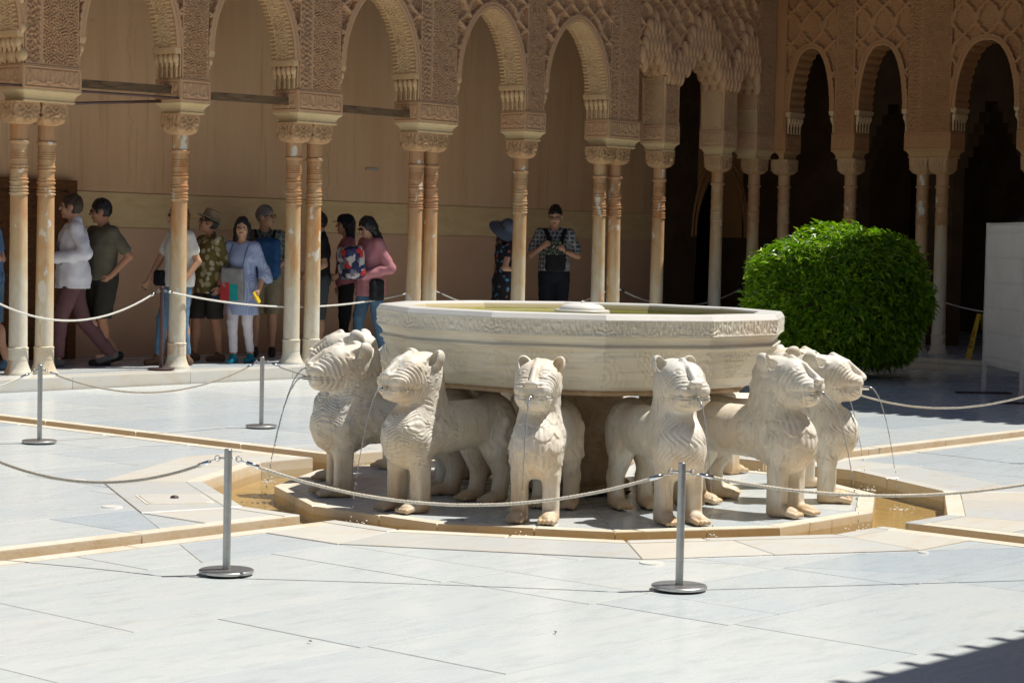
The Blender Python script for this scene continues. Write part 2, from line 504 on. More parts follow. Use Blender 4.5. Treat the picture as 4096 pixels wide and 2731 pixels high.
def lion_mat():
    t = NT('lion_marble', 0.5, 0.35)
    r = t.rand(); off = t.comb(t.math('MULTIPLY', r, 17.0), t.math('MULTIPLY', r, 5.0), t.math('MULTIPLY', r, 29.0))
    va = t.n('ShaderNodeVectorMath'); va.operation = 'ADD'; t.l(t.tc(), va.inputs[0]); t.l(off, va.inputs[1]); v = va.outputs[0]
    n1 = t.noise(v, 4.0, 6, 0.6, 0.5); n2 = t.noise(t.map(v, (3.0, 3.0, 0.8), (0,0,0), (0.2, 0.3, 0)), 5.0, 5, 0.6, 2.2)
    z = t.xyz()[2]
    base = t.mix(t.ramp(n1, [(0.35, 0.0), (0.68, 1.0)]), (0.76, 0.735, 0.67), (0.70, 0.65, 0.55))
    base = t.mix(t.ramp(n2, [(0.50, 0.0), (0.66, 0.75)]), base, (0.52, 0.50, 0.43))
    base = t.mix(t.ramp(t.noise(v, 2.2, 4, 0.6), [(0.5, 0.0), (0.72, 0.6)]), base, (0.72, 0.55, 0.36))
    low = t.n('ShaderNodeMapRange'); t.l(z, low.inputs[0]); low.inputs[1].default_value = 0.0; low.inputs[2].default_value = 0.45
    low.inputs[3].default_value = 1.0; low.inputs[4].default_value = 0.0
    st = t.ramp(t.noise(t.map(v, (3.5, 3.5, 0.7)), 3.0, 4, 0.6), [(0.38, 0.0), (0.66, 0.9)])
    base = t.mix(t.math('MULTIPLY', low.outputs[0], st), base, (0.60, 0.41, 0.20))
    paw = t.n('ShaderNodeMapRange'); t.l(z, paw.inputs[0]); paw.inputs[1].default_value = 0.02; paw.inputs[2].default_value = 0.11
    paw.inputs[3].default_value = 0.65; paw.inputs[4].default_value = 0.0
    base = t.mix(paw.outputs[0], base, (0.56, 0.37, 0.19))
    t.color(base).bump(t.noise(v, 60, 3, 0.6), 0.12, 0.004)
    return t.m
M_LION = lion_mat()

def basin_mat():
    t = NT('basin_marble', 0.42, 0.4)
    v = t.tc()
    n1 = t.noise(t.map(v, (0.7, 0.7, 9.0)), 2.2, 6, 0.6, 0.9)
    n2 = t.noise(t.map(v, (0.9, 0.9, 16.0)), 3.0, 5, 0.6, 0.5)
    n3 = t.noise(v, 1.4, 3, 0.5)
    base = t.mix(t.ramp(n1, [(0.35, 0.0), (0.65, 1.0)]), (0.77, 0.74, 0.645), (0.70, 0.655, 0.53))
    base = t.mix(t.ramp(n2, [(0.51, 0.0), (0.67, 0.62)]), base, (0.48, 0.48, 0.44))
    base = t.mix(t.ramp(n3, [(0.56, 0.0), (0.7, 0.3)]), base, (0.68, 0.48, 0.36))
    t.color(base).bump(t.noise(v, 40, 3, 0.6), 0.1, 0.004)
    return t.m
M_BASIN = basin_mat()
def rim_mat():
    t = NT('rim_marble', 0.32, 0.5); v = t.tc()
    base = t.mix(t.ramp(t.noise(v, 3, 5, 0.6), [(0.35, 0.0), (0.7, 1.0)]), (0.76, 0.745, 0.70), (0.68, 0.66, 0.61))
    t.color(base).bump(t.noise(v, 14, 4, 0.6), 0.15, 0.006); return t.m
M_RIM = rim_mat()
def inner_mat():
    t = NT('basin_inside', 0.5, 0.3); v = t.tc()
    z = t.xyz()[2]
    a = t.n('ShaderNodeMapRange'); t.l(z, a.inputs[0]); a.inputs[1].default_value = 1.118; a.inputs[2].default_value = 1.165
    n = t.noise(t.map(v, (2, 2, 14)), 4, 5, 0.6)
    f = t.math('ADD', a.outputs[0], t.math('MULTIPLY', t.math('SUBTRACT', n, 0.5), 0.7), clamp=True)
    base = t.mix(t.ramp(f, [(0.25, 0.0), (0.75, 1.0)]), (0.36, 0.34, 0.08), (0.62, 0.52, 0.33))
    t.color(base); return t.m
M_INNER = inner_mat()
def pedestal_mat():
    t = NT('pedestal_stone', 0.75, 0.2); v = t.tc()
    n = t.noise(v, 9, 7, 0.75, 0.6)
    base = t.mix(t.ramp(n, [(0.35, 0.0), (0.68, 1.0)]), (0.34, 0.235, 0.14), (0.56, 0.42, 0.28))
    t.color(base).bump(n, 0.6, 0.02); return t.m
M_PED = pedestal_mat()

def stucco_mat(name, a, b, dust):
    t = NT(name, 0.85, 0.15); v = t.n('ShaderNodeNewGeometry').outputs['Position']
    n = t.noise(v, 1.3, 5, 0.6, 0.4); n2 = t.noise(v, 17, 5, 0.7)
    base = t.mix(t.ramp(n, [(0.35, 0.0), (0.68, 1.0)]), a, b)
    base = t.mix(t.ramp(n2, [(0.5, 0.0), (0.75, 0.5)]), base, dust)
    t.color(base).bump(t.noise(v, 55, 3, 0.6), 0.25, 0.006); return t.m
M_STUCCO = stucco_mat('carved_stucco', (0.62, 0.365, 0.195), (0.54, 0.33, 0.19), (0.50, 0.355, 0.24))
M_STUCCO_IN = stucco_mat('arch_stucco', (0.72, 0.50, 0.275), (0.65, 0.435, 0.235), (0.56, 0.38, 0.22))
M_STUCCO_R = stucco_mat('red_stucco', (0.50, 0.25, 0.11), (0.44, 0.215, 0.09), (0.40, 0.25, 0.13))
M_CAPITAL = stucco_mat('capital_stone', (0.58, 0.36, 0.19), (0.50, 0.30, 0.15), (0.42, 0.27, 0.16))
M_ABACUS = stucco_mat('abacus_stone', (0.66, 0.51, 0.29), (0.58, 0.42, 0.22), (0.52, 0.36, 0.2))

def wall_mat():
    t = NT('gallery_plaster', 0.8, 0.15); v = t.n('ShaderNodeNewGeometry').outputs['Position']
    z = t.xyz(v)[2]
    s = t.noise(t.map(v, (1.6, 1.6, 0.14)), 2.0, 6, 0.65, 0.3)
    g = t.noise(v, 0.7, 4, 0.6)
    base = t.mix(t.ramp(s, [(0.32, 0.0), (0.7, 1.0)]), (0.78, 0.505, 0.295), (0.67, 0.41, 0.235))
    base = t.mix(t.ramp(g, [(0.4, 0.0), (0.65, 0.5)]), base, (0.72, 0.53, 0.32))
    st = t.ramp(t.noise(v, 5, 4, 0.6), [(0.66, 0.0), (0.72, 0.35)])
    base = t.mix(st, base, (0.50, 0.28, 0.13))
    x = t.xyz(v)[0]
    for x0, z0, z1, st_ in ((5.25, 2.2, 5.0, 0.22), (8.55, 2.1, 5.2, 0.4), (11.2, 2.3, 4.6, 0.2), (3.6, 2.6, 5.0, 0.2)):
        wob = t.math('MULTIPLY', t.math('SUBTRACT', t.noise(t.map(v, (0.0, 0.0, 1.0)), 2.2, 5, 0.6), 0.5), 0.5)
        dx = t.math('ABSOLUTE', t.math('SUBTRACT', t.math('ADD', x, wob), x0))
        line = t.math('MULTIPLY', t.math('LESS_THAN', dx, 0.007), t.math('MULTIPLY', t.math('GREATER_THAN', z, z0), t.math('LESS_THAN', z, z1)))
        base = t.mix(t.math('MULTIPLY', line, st_), base, (0.22, 0.12, 0.06))
    drip = t.ramp(t.noise(t.map(v, (5.0, 5.0, 0.25)), 2.0, 4, 0.6), [(0.56, 0.0), (0.70, 0.45)])
    base = t.mix(drip, base, (0.48, 0.27, 0.115))
    pale = t.ramp(t.noise(t.map(v, (1.1, 1.1, 0.5)), 1.7, 5, 0.65), [(0.58, 0.0), (0.70, 0.45)])
    base = t.mix(pale, base, (0.78, 0.60, 0.38))
    t.color(base).bump(t.noise(v, 6, 5, 0.6), 0.12, 0.02); return t.m
M_WALL = wall_mat()
def dado_mat():
    t = NT('dado_plaster', 0.8, 0.15); v = t.n('ShaderNodeNewGeometry').outputs['Position']
    g = t.noise(v, 1.2, 5, 0.65)
    t.color(t.mix(t.ramp(g, [(0.35, 0.0), (0.68, 1.0)]), (0.68, 0.43, 0.275), (0.61, 0.385, 0.25))).bump(t.noise(v, 9, 4, 0.6), 0.12, 0.02); return t.m
M_DADO = dado_mat()
def band_mat():
    t = NT('band_plaster', 0.8, 0.15); v = t.n('ShaderNodeNewGeometry').outputs['Position']
    g = t.noise(t.map(v, (0.8, 0.8, 3.0)), 3.0, 6, 0.65, 0.6)
    t.color(t.mix(t.ramp(g, [(0.35, 0.0), (0.68, 1.0)]), (0.74, 0.55, 0.30), (0.64, 0.45, 0.23))); return t.m
M_BAND = band_mat()

def column_mat():
    t = NT('column_marble', 0.5, 0.35)
    r = t.rand(); off = t.comb(t.math('MULTIPLY', r, 23.0), t.math('MULTIPLY', r, 61.0), t.math('MULTIPLY', r, 9.0))
    va = t.n('ShaderNodeVectorMath'); va.operation = 'ADD'; t.l(t.tc(), va.inputs[0]); t.l(off, va.inputs[1]); v = va.outputs[0]
    z = t.xyz()[2]
    n = t.noise(t.map(v, (2.0, 2.0, 0.8)), 3.2, 6, 0.65, 0.6)
    h = t.n('ShaderNodeMapRange'); t.l(z, h.inputs[0]); h.inputs[1].default_value = 0.35; h.inputs[2].default_value = 2.1
    f = t.math('ADD', h.outputs[0], t.math('MULTIPLY', t.math('SUBTRACT', n, 0.5), 1.6))
    f = t.math('ADD', f, t.math('MULTIPLY', t.math('SUBTRACT', r, 0.5), 0.45), clamp=True)
    base = t.ramp(f, [(0.0, (0.66, 0.62, 0.52)), (0.35, (0.60, 0.50, 0.35)), (0.62, (0.58, 0.41, 0.225)), (0.85, (0.55, 0.335, 0.165)), (1.0, (0.52, 0.29, 0.145))])
    rust = t.ramp(t.noise(t.map(v, (2.6, 2.6, 0.5)), 2.0, 4, 0.6), [(0.58, 0.0), (0.7, 0.8)])
    base = t.mix(rust, base, (0.52, 0.22, 0.06))
    pn = t.noise(t.map(v, (1.0, 1.0, 0.55)), 6.0, 3, 0.5, 0.3)
    patch = t.ramp(pn, [(0.64, 0.0), (0.66, 0.9)])
    base = t.mix(patch, base, (0.70, 0.66, 0.56))
    sp = t.ramp(t.noise(v, 40, 3, 0.7), [(0.62, 0.0), (0.7, 0.5)])
    base = t.mix(sp, base, (0.34, 0.22, 0.12))
    t.color(base).bump(t.math('ADD', t.noise(v, 28, 5, 0.7), t.math('MULTIPLY', patch, -0.4)), 0.25, 0.008)
    return t.m
M_COL = column_mat()
def simple(name, c, rough=0.6, spec=0.4, metal=0.0, var=0.12, scale=8, bump=0.0, bscale=40):
    t = NT(name, rough, spec, metal); n = t.noise(None, scale, 4, 0.6)
    lo = tuple(x * (1 - var) for x in c); hi = tuple(min(1, x * (1 + var)) for x in c)
    t.color(t.mix(t.ramp(n, [(0.3, 0.0), (0.7, 1.0)]), lo, hi))
    if bump: t.bump(t.noise(None, bscale, 3, 0.6), bump, 0.005)
    return t.m
M_STEEL = simple('brushed_steel', (0.42, 0.42, 0.41), 0.38, 0.5, 0.9, 0.1, 20)
M_CHROME = simple('chrome', (0.70, 0.70, 0.70), 0.14, 0.5, 1.0, 0.05)
M_DARKPOST = simple('dark_post', (0.085, 0.05, 0.05), 0.5, 0.4, 0.2, 0.15)
M_ROPE = simple('cotton_rope', (0.62, 0.57, 0.48), 0.9, 0.1, 0, 0.15, 60)
M_ROPE_W = simple('white_rope', (0.72, 0.70, 0.64), 0.85, 0.1, 0, 0.1, 60)
M_ROPE_G = simple('grey_rope', (0.40, 0.37, 0.32), 0.9, 0.1, 0, 0.15, 60)
M_IRON = simple('iron_rod', (0.13, 0.075, 0.065), 0.5, 0.4, 0.3, 0.2)
def wood_mat(name, a, b):
    t = NT(name, 0.75, 0.25); v = t.map(t.tc(), (1.2, 9.0, 9.0)); n = t.noise(v, 4, 6, 0.7, 0.5)
    t.color(t.mix(t.ramp(n, [(0.35, 0.0), (0.65, 1.0)]), a, b)).bump(n, 0.4, 0.01); return t.m
M_BEAM = wood_mat('weathered_wood', (0.24, 0.15, 0.075), (0.08, 0.05, 0.03))
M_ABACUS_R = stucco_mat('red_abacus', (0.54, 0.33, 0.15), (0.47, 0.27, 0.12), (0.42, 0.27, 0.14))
M_DOOR = wood_mat('door_wood', (0.20, 0.085, 0.03), (0.10, 0.04, 0.016))
M_GROUT = simple('grout', (0.50, 0.42, 0.35), 0.9, 0.1, 0, 0.15)
M_TILE = simple('roof_tile', (0.40, 0.22, 0.13), 0.8, 0.2, 0, 0.3, 5, 0.3)
M_SHADEWALL = simple('shade_dark_plaster', (0.10, 0.06, 0.035), 0.85, 0.1, 0, 0.25, 2)  # shade of the enclosed hall put into the plaster colour
def leaf_mat():
    t = NT('leaf', 0.34, 0.5); g = t.n('ShaderNodeNewGeometry').outputs['Random Per Island']
    base = t.ramp(g, [(0.0, (0.06, 0.15, 0.008)), (0.45, (0.15, 0.30, 0.010)), (0.8, (0.26, 0.42, 0.014)), (1.0, (0.38, 0.50, 0.03))])
    t.color(base)
    nt = t.nt; out = nt.nodes['Material Output']
    tl = t.n('ShaderNodeBsdfTranslucent'); t.l(t.mix(1.0, base, (1.2, 1.35, 0.6), 'MULTIPLY'), tl.inputs[0])
    mx = t.n('ShaderNodeMixShader'); mx.inputs[0].default_value = 0.38
    t.l(t.b.outputs[0], mx.inputs[1]); t.l(tl.outputs[0], mx.inputs[2]); t.l(mx.outputs[0], out.inputs[0])
    return t.m
M_LEAF = leaf_mat()
M_BARK = simple('bark', (0.12, 0.08, 0.05), 0.9, 0.1, 0, 0.3, 20, 0.4)
# ------------------------------------------------------------------ courtyard floor, channels, fountain surround
PZ = 0.13          # height of the gallery platform
FY = 8.98          # front plane of the long arcade
RX = 15.70         # front plane of the end arcade
DODE = [R_(15 + 30 * k) for k in range(12)]
def dode(Rad): return [(Rad * math.cos(a), Rad * math.sin(a)) for a in DODE]
def clip(poly, nx, ny, c):
    """keep nx*x+ny*y >= c"""
    out = []
    for i in range(len(poly)):
        p, q = poly[i], poly[(i + 1) % len(poly)]
        dp = nx*p[0] + ny*p[1] - c; dq = nx*q[0] + ny*q[1] - c
        if dp >= 0: out.append(p)
        if (dp >= 0) != (dq >= 0):
            t = dp / (dp - dq); out.append((p[0] + t*(q[0]-p[0]), p[1] + t*(q[1]-p[1])))
    return out
def area(p):
    return 0.5 * abs(sum(p[i][0]*p[(i+1) % len(p)][1] - p[(i+1) % len(p)][0]*p[i][1] for i in range(len(p)))) if len(p) > 2 else 0
floor = tag(bpy.data.objects.new('courtyard_floor', None), kind='structure'); link(floor)
def slab(name, poly, mat, parent, z0, z1, gap=0.0042, bevel=0.0015):
    if len(poly) < 3 or area(poly) < 0.004: return
    cx = sum(p[0] for p in poly) / len(poly); cy = sum(p[1] for p in poly) / len(poly)
    q = []
    for p in poly:
        dx, dy = p[0] - cx, p[1] - cy; L = math.hypot(dx, dy) + 1e-9
        k = max(0.0, 1 - gap * 1.4 / L); q.append((dx * k, dy * k))
    dz = random.uniform(-0.0006, 0.0006)
    MB().prism(q, z0, z1 + dz, bevel).build(name, mat, parent, loc=(cx, cy, 0))
CH = 0.13          # half width of a water channel
CW = 0.115         # curb width along a channel
KR = 3.10          # outer radius of the surround
APO = math.cos(R_(15))
def outside_pieces(poly, Rad):
    res = []; rem = poly
    for k in range(12):
        a = R_(30 * k); nx, ny = math.cos(a), math.sin(a); c = Rad * APO
        p = clip(rem, nx, ny, c)
        if area(p) > 0.004: res.append(p)
        rem = clip(rem, -nx, -ny, -c)
        if area(rem) < 1e-6: break
    return res
E0 = CH + CW
near_rows = [-E0, -0.80, -1.98, -2.83, -3.55, -4.43, -5.35, -6.3, -7.3]
far_rows = [E0, 0.95, 1.85, 2.75, 3.8, 4.7, 5.65, 6.7, 7.7, 8.66]
near_x = {1: [-6.9, -5.30, -3.47], 2: [-7.2, -6.1, -4.86, -3.42], 3: [-6.6, -4.82, -3.38], 4: [-5.5, -3.34, -1.6, 0.3], 5: [-6.0, -4.6, -2.48, -0.8, 1.0]}
def rowcuts(i, lo, hi, given):
    c = [lo]; g = sorted(x for x in (given or []) if lo + 0.4 < x < hi - 0.4)
    x = lo
    while True:
        nxt = [q for q in g if q > x + 0.25]
        if nxt and nxt[0] - x < 2.4: x = nxt[0]
        else: x = x + random.uniform(0.95, 2.1)
        if x > hi - 0.5: break
        c.append(x)
    return c + [hi]
for rows, sgn in ((near_rows, -1), (far_rows, 1)):
    for i in range(len(rows) - 1):
        y0, y1 = sorted((rows[i], rows[i + 1]))
        for (lo, hi) in ((-11.0, -E0), (E0, 14.38)):
            giv = near_x.get(i) if sgn < 0 else None
            xs = rowcuts(i, lo, hi, giv)
            for a, b in zip(xs[:-1], xs[1:]):
                poly = [(a, y0), (b, y0), (b, y1), (a, y1)]
                far = min(math.hypot(px, py) for px, py in poly)
                if far < KR + 0.05 or (a < KR and b > -KR and y0 < KR and y1 > -KR):
                    for p in outside_pieces(poly, KR): slab('slab', p, M_FLOOR, floor, -0.06, 0.0)
                else: slab('slab', poly, M_FLOOR, floor, -0.06, 0.0)
gv = []; gf = []
for (x0, x1, y0, y1) in ((-11, -E0, -7.3, -E0), (E0, 14.38, -7.3, -E0), (-11, -E0, E0, 8.66), (E0, 14.38, E0, 8.66)):
    for p in outside_pieces([(x0, y0), (x1, y0), (x1, y1), (x0, y1)], KR - 0.02):
        gf.append(tuple(range(len(gv), len(gv) + len(p)))); gv += [(x, y, -0.0045) for x, y in p]
grout = MB().add(gv, gf).build('grout_bed', M_GROUT, floor)
# curb stones along the four channels
for ax in (0, 1):
    for sgn in (-1, 1):
        end = 14.3 if (ax == 0 and sgn > 0) else (8.66 if (ax == 1 and sgn > 0) else (11.0 if ax == 0 else 7.3))
        for side in (-1, 1):
            t = 2.47 * APO
            while t < end - 0.3:
                L = min(random.uniform(1.0, 1.5), end - t)
                lo, hi = t + 0.002, t + L - 0.002
                a0, a1 = sorted((side * CH, side * E0)); b0, b1 = sorted((sgn * lo, sgn * hi))
                poly = [(b0, a0), (b1, a0), (b1, a1), (b0, a1)] if ax == 0 else [(a0, b0), (a1, b0), (a1, b1), (a0, b1)]
                slab('curb_stone', poly, M_CURB, floor, -0.15, 0.003, 0.002, 0.006)
                t += L
# surround: twelve sectors between pool and dark joint, coping along the pool
RO, RI = KR - 0.006, 2.45
ro, ri, rm = dode(RO), dode(RI), dode(2.56)
for k in range(12):
    j = (k + 1) % 12
    mid = ((DODE[k] + DODE[k] + R_(30)) / 2)
    channel = (k % 3 == 2)
    def two(A0, A1, B0, B1, name, mat, z0, z1, ncut, bev):
        cuts = [0.0] + sorted(random.uniform(0.3, 0.7) for _ in range(ncut)) + [1.0]
        for c0, c1 in zip(cuts[:-1], cuts[1:]):
            L = lambda P, Q, t: (P[0] + (Q[0]-P[0])*t, P[1] + (Q[1]-P[1])*t)
            poly = [L(A0, A1, c0), L(B0, B1, c0), L(B0, B1, c1), L(A0, A1, c1)]
            if not channel: slab(name, poly, mat, floor, z0, z1, 0.003, bev); continue
            nx, ny = -math.sin(mid), math.cos(mid)
            for sg in (-1, 1):
                slab(name, clip(poly, sg*nx, sg*ny, E0 if name == 'surround_stone' else CH), mat, floor, z0, z1, 0.003, bev)
    two(rm[k], rm[j], ro[k], ro[j], 'surround_stone', M_SURR, -0.06, 0.004, 1 if k % 2 else 0, 0.002)
    two(ri[k], ri[j], rm[k], rm[j], 'coping_stone', M_CURB if k % 3 == 0 else M_SURR, -0.15, 0.006, 1, 0.006)
# bed under everything, and the water
bed = tag(MB().box(-14, 25, -16, 15, -0.30, -0.125).build('channel_bed', M_BED), kind='structure')
wm = MB()
wm.prism([(-11, -CH), (11+3.3, -CH), (14.3, CH), (-11, CH)], -0.0755, -0.075)
w2 = MB()
def sheet(polys, z, name, mat):
    vs = []; fs = []
    for p in polys:
        fs.append(tuple(range(len(vs), len(vs) + len(p)))); vs += [(x, y, z) for x, y in p]
    return MB().add(vs, fs).build(name, mat)
ring = []
pi_, po_ = dode(1.975), dode(2.46)
for k in range(12):
    j = (k + 1) % 12; ring.append([pi_[k], po_[k], po_[j], pi_[j]])
e = 2.46 * APO
water = sheet(ring + [[(e, -CH), (14.3, -CH), (14.3, CH), (e, CH)], [(-11, -CH), (-e, -CH), (-e, CH), (-11, CH)],
                      [(-CH, e), (CH, e), (CH, 8.66), (-CH, 8.66)], [(-CH, -7.3), (CH, -7.3), (CH, -e), (-CH, -e)]], -0.066, 'water', M_WATER)
tag(water, kind='structure')
# the lions' island
island = tag(bpy.data.objects.new('fountain_island', None), kind='structure'); link(island)
ii, io, im = dode(0.35), dode(1.985), dode(1.875)
for k in range(12):
    j = (k + 1) % 12
    m = lambda P, Q, t: (P[0] + (Q[0]-P[0])*t, P[1] + (Q[1]-P[1])*t)
    slab('coping_stone', [im[k], io[k], m(io[k], io[j], 0.55), m(im[k], im[j], 0.55)], M_CURB, island, -0.14, -0.016, 0.002, 0.005)
    slab('coping_stone', [m(im[k], im[j], 0.55), m(io[k], io[j], 0.55), io[j], im[j]], M_CURB, island, -0.14, -0.016, 0.002, 0.005)
    slab('island_slab', [ii[k], im[k], im[j], ii[j]], M_FLOOR, island, -0.12, -0.020, 0.003, 0.002)
# hatch cover in the surround (left), with its knob; round inlays in the floor
hc = thing('hatch_cover', 'square marble hatch cover with dark metal knob set in floor left of fountain', 'hatch', (-2.45, 1.155, 0.006), R_(150))
def rrect(w, h, r, n=5):
    pts = []
    for (cx, cy, a0) in ((w-r, h-r, 0), (-w+r, h-r, 90), (-w+r, -h+r, 180), (w-r, -h+r, 270)):
        for i in range(n + 1):
            a = R_(a0 + 90 * i / n); pts.append((cx + r*math.cos(a), cy + r*math.sin(a)))
    return pts
MB().prism(rrect(0.205, 0.225, 0.035), -0.004, 0.002, 0.001).build('frame', M_CURB, hc)
MB().prism(rrect(0.188, 0.208, 0.03), 0.0, 0.006, 0.002).build('lid', M_SURR, hc)
MB().lathe([(0.027, 0.005), (0.027, 0.009), (0.022, 0.017), (0.012, 0.022), (0.001, 0.023)], 16).build('knob', M_DARKPOST, hc, True)
for (x, y, txt) in ((-2.30, 2.30, 'pale round inlay disc in floor farther behind the hatch cover'), (-2.95, 1.12, 'pale round inlay disc in floor just left of the hatch cover'), (-2.26, -2.30, 'pale round inlay disc in floor near the right front barrier post'), (-0.86, -3.05, 'small pale round inlay disc at the right corner of the front surround')):
    r = 0.03 if x > -1 else 0.062
    d_ = MB().lathe([(r, -0.01), (r, 0.0), (r - 0.003, 0.0055), (0.001, 0.006)], 24).build('floor_inlay', M_RIM, loc=(x, y, 0.002))
    tag(d_, txt, 'inlay', 'round inlays in the floor')
# gallery platforms
plat = tag(bpy.data.objects.new('gallery_platform', None), kind='structure'); link(plat)
def risers(x0, x1, y0, y1, axis, z0, z1):
    t = x0 if axis == 0 else y0; end = x1 if axis == 0 else y1
    while t < end - 0.05:
        L = min(random.uniform(1.1, 1.6), end - t)
        if end - t - L < 0.3: L = end - t
        p = [(t, y0), (t+L, y0), (t+L, y1), (t, y1)] if axis == 0 else [(x0, t), (x1, t), (x1, t+L), (x0, t+L)]
        slab('riser_stone', p, M_SURR, plat, z0, z1, 0.002, 0.006); t += L
risers(-6, 14.4, 8.68, 8.98, 0, -0.06, PZ)
for (x0, x1, y0, y1, z) in ((-6, 14.4, 8.98, 11.2, PZ),):
    y = y0
    while y < y1 - 0.05:
        hh = min(0.74, y1 - y); x = x0
        while x < x1 - 0.05:
            L = min(random.uniform(1.0, 1.8), x1 - x); L = x1 - x if x1 - x - L < 0.4 else L
            slab('slab', [(x, y), (x+L, y), (x+L, y+hh), (x, y+hh)], M_FLOOR, plat, -0.06, PZ, 0.002); x += L
        y += hh
risers(14.4, 14.72, -3, 8.68, 1, -0.06, 0.075)
risers(14.72, 15.1, -3, 8.98, 1, -0.06, PZ)
MB().box(15.1, 23.8, -3, 8.98, -0.06, PZ - 0.002).build('slab', M_FLOOR, plat)
MB().box(14.4, 23.8, 8.98, 13.8, -0.06, PZ - 0.002).build('slab', M_FLOOR, plat)
# ------------------------------------------------------------------ arcades
BZ0, BZ1 = 3.04, 3.29      # impost blocks
ZTOP = 5.45
class Wall:
    def __init__(s, kind):
        s.kind = kind
        if kind == 'long': s.U = np.array((1., 0, 0)); s.T = np.array((0, 1., 0)); s.O = np.array((0, FY, 0))
        else: s.U = np.array((0, -1., 0)); s.T = np.array((1., 0, 0)); s.O = np.array((RX, 0, 0))
    def w(s, a, t, z): return s.O + s.U * a + s.T * t + np.array((0, 0, z))
    def box(s, mb, a0, a1, t0, t1, z0, z1):
        c = s.w((a0+a1)/2, (t0+t1)/2, (z0+z1)/2)
        # keep a right-handed order of the axes
        return mb.obox(c, s.U*(a1-a0)/2, s.T*(t1-t0)/2, (0, 0, (z1-z0)/2))
def hf_vine(w, h, ox=0.0, amp=0.019, L=0.40, border=0.024, tile=TURING):
    def f(X, Y):
        e = np.minimum(np.minimum(X, w - X), np.minimum(Y, h - Y))
        H = amp * samp(tile, (X - w/2)/L + 0.5 + ox, Y/L + ox*1.7)
        H = np.where(e < border, 0.008, H)
        H = np.where(e < border*0.35, 0.002, H)
        return H
    return f
def hf_script(w, h, ox=0.0, amp=0.012):
    def f(X, Y):
        e = np.minimum(np.minimum(X, w - X), np.minimum(Y, h - Y))
        up = samp(LETTERS, (X + ox)/0.55, (Y)/0.9 + ox*0.37)
        al = np.sin(X*2*PI/0.052 + 2.4*np.sin(X*7 + ox*20)) 
        tall = sstep(0.25, 0.8, al) * sstep(h*0.30, h*0.36, Y)
        base = 1 - sstep(0.008, 0.016, np.abs(Y - h*0.3 - 0.012*np.sin(X*38 + ox*9)))
        H = amp * np.maximum(np.maximum(up, tall*1.3 - 0.3), base)
        H = np.where(e < 0.03, 0.009, H); H = np.where((e > 0.03) & (e < 0.04), -0.008, H); H = np.where(e < 0.010, 0.002, H)
        return H
    return f
def sebka(X, Y, a, b, amp=0.022, L=0.4):
    yy = Y/b + 0.10*np.sin(2*PI*Y/b); p = X/a + yy; q = X/a - yy
    lob1 = 0.055*np.abs(np.sin(PI*3*q)); lob2 = 0.055*np.abs(np.sin(PI*3*p))
    r = np.minimum(np.abs((p + lob1 + 0.5) % 1 - 0.5), np.abs((q - lob2 + 0.5) % 1 - 0.5))
    H = amp*(1 - sstep(0.075, 0.13, r)) - amp*0.75*sstep(0.1, 0.16, r)
    return H + np.where(r > 0.13, 0.014*samp(TURING2, X/L, Y/L), 0)
ARCH_EXP = [1.85, 0.52]
def arch_z(x, a, zs, za):
    return zs + (za - zs) * np.maximum(1 - np.abs(x/a)**ARCH_EXP[0], 0)**ARCH_EXP[1]
def arch_pts(a, zs, za, step):
    th = np.linspace(0, PI, 400); x = -a*np.cos(th)*np.abs(np.cos(th))**0.02; z = arch_z(x, a, zs, za)
    d = np.r_[0, np.cumsum(np.hypot(np.diff(x), np.diff(z)))]
    n = int(d[-1]/step) + 1; l = np.linspace(0, d[-1], n)
    x = np.interp(l, d, x); z = np.interp(l, d, z)
    tx = np.gradient(x); tz = np.gradient(z); q = np.hypot(tx, tz) + 1e-9
    return x, z, -tz/q, tx/q, l      # outward normal
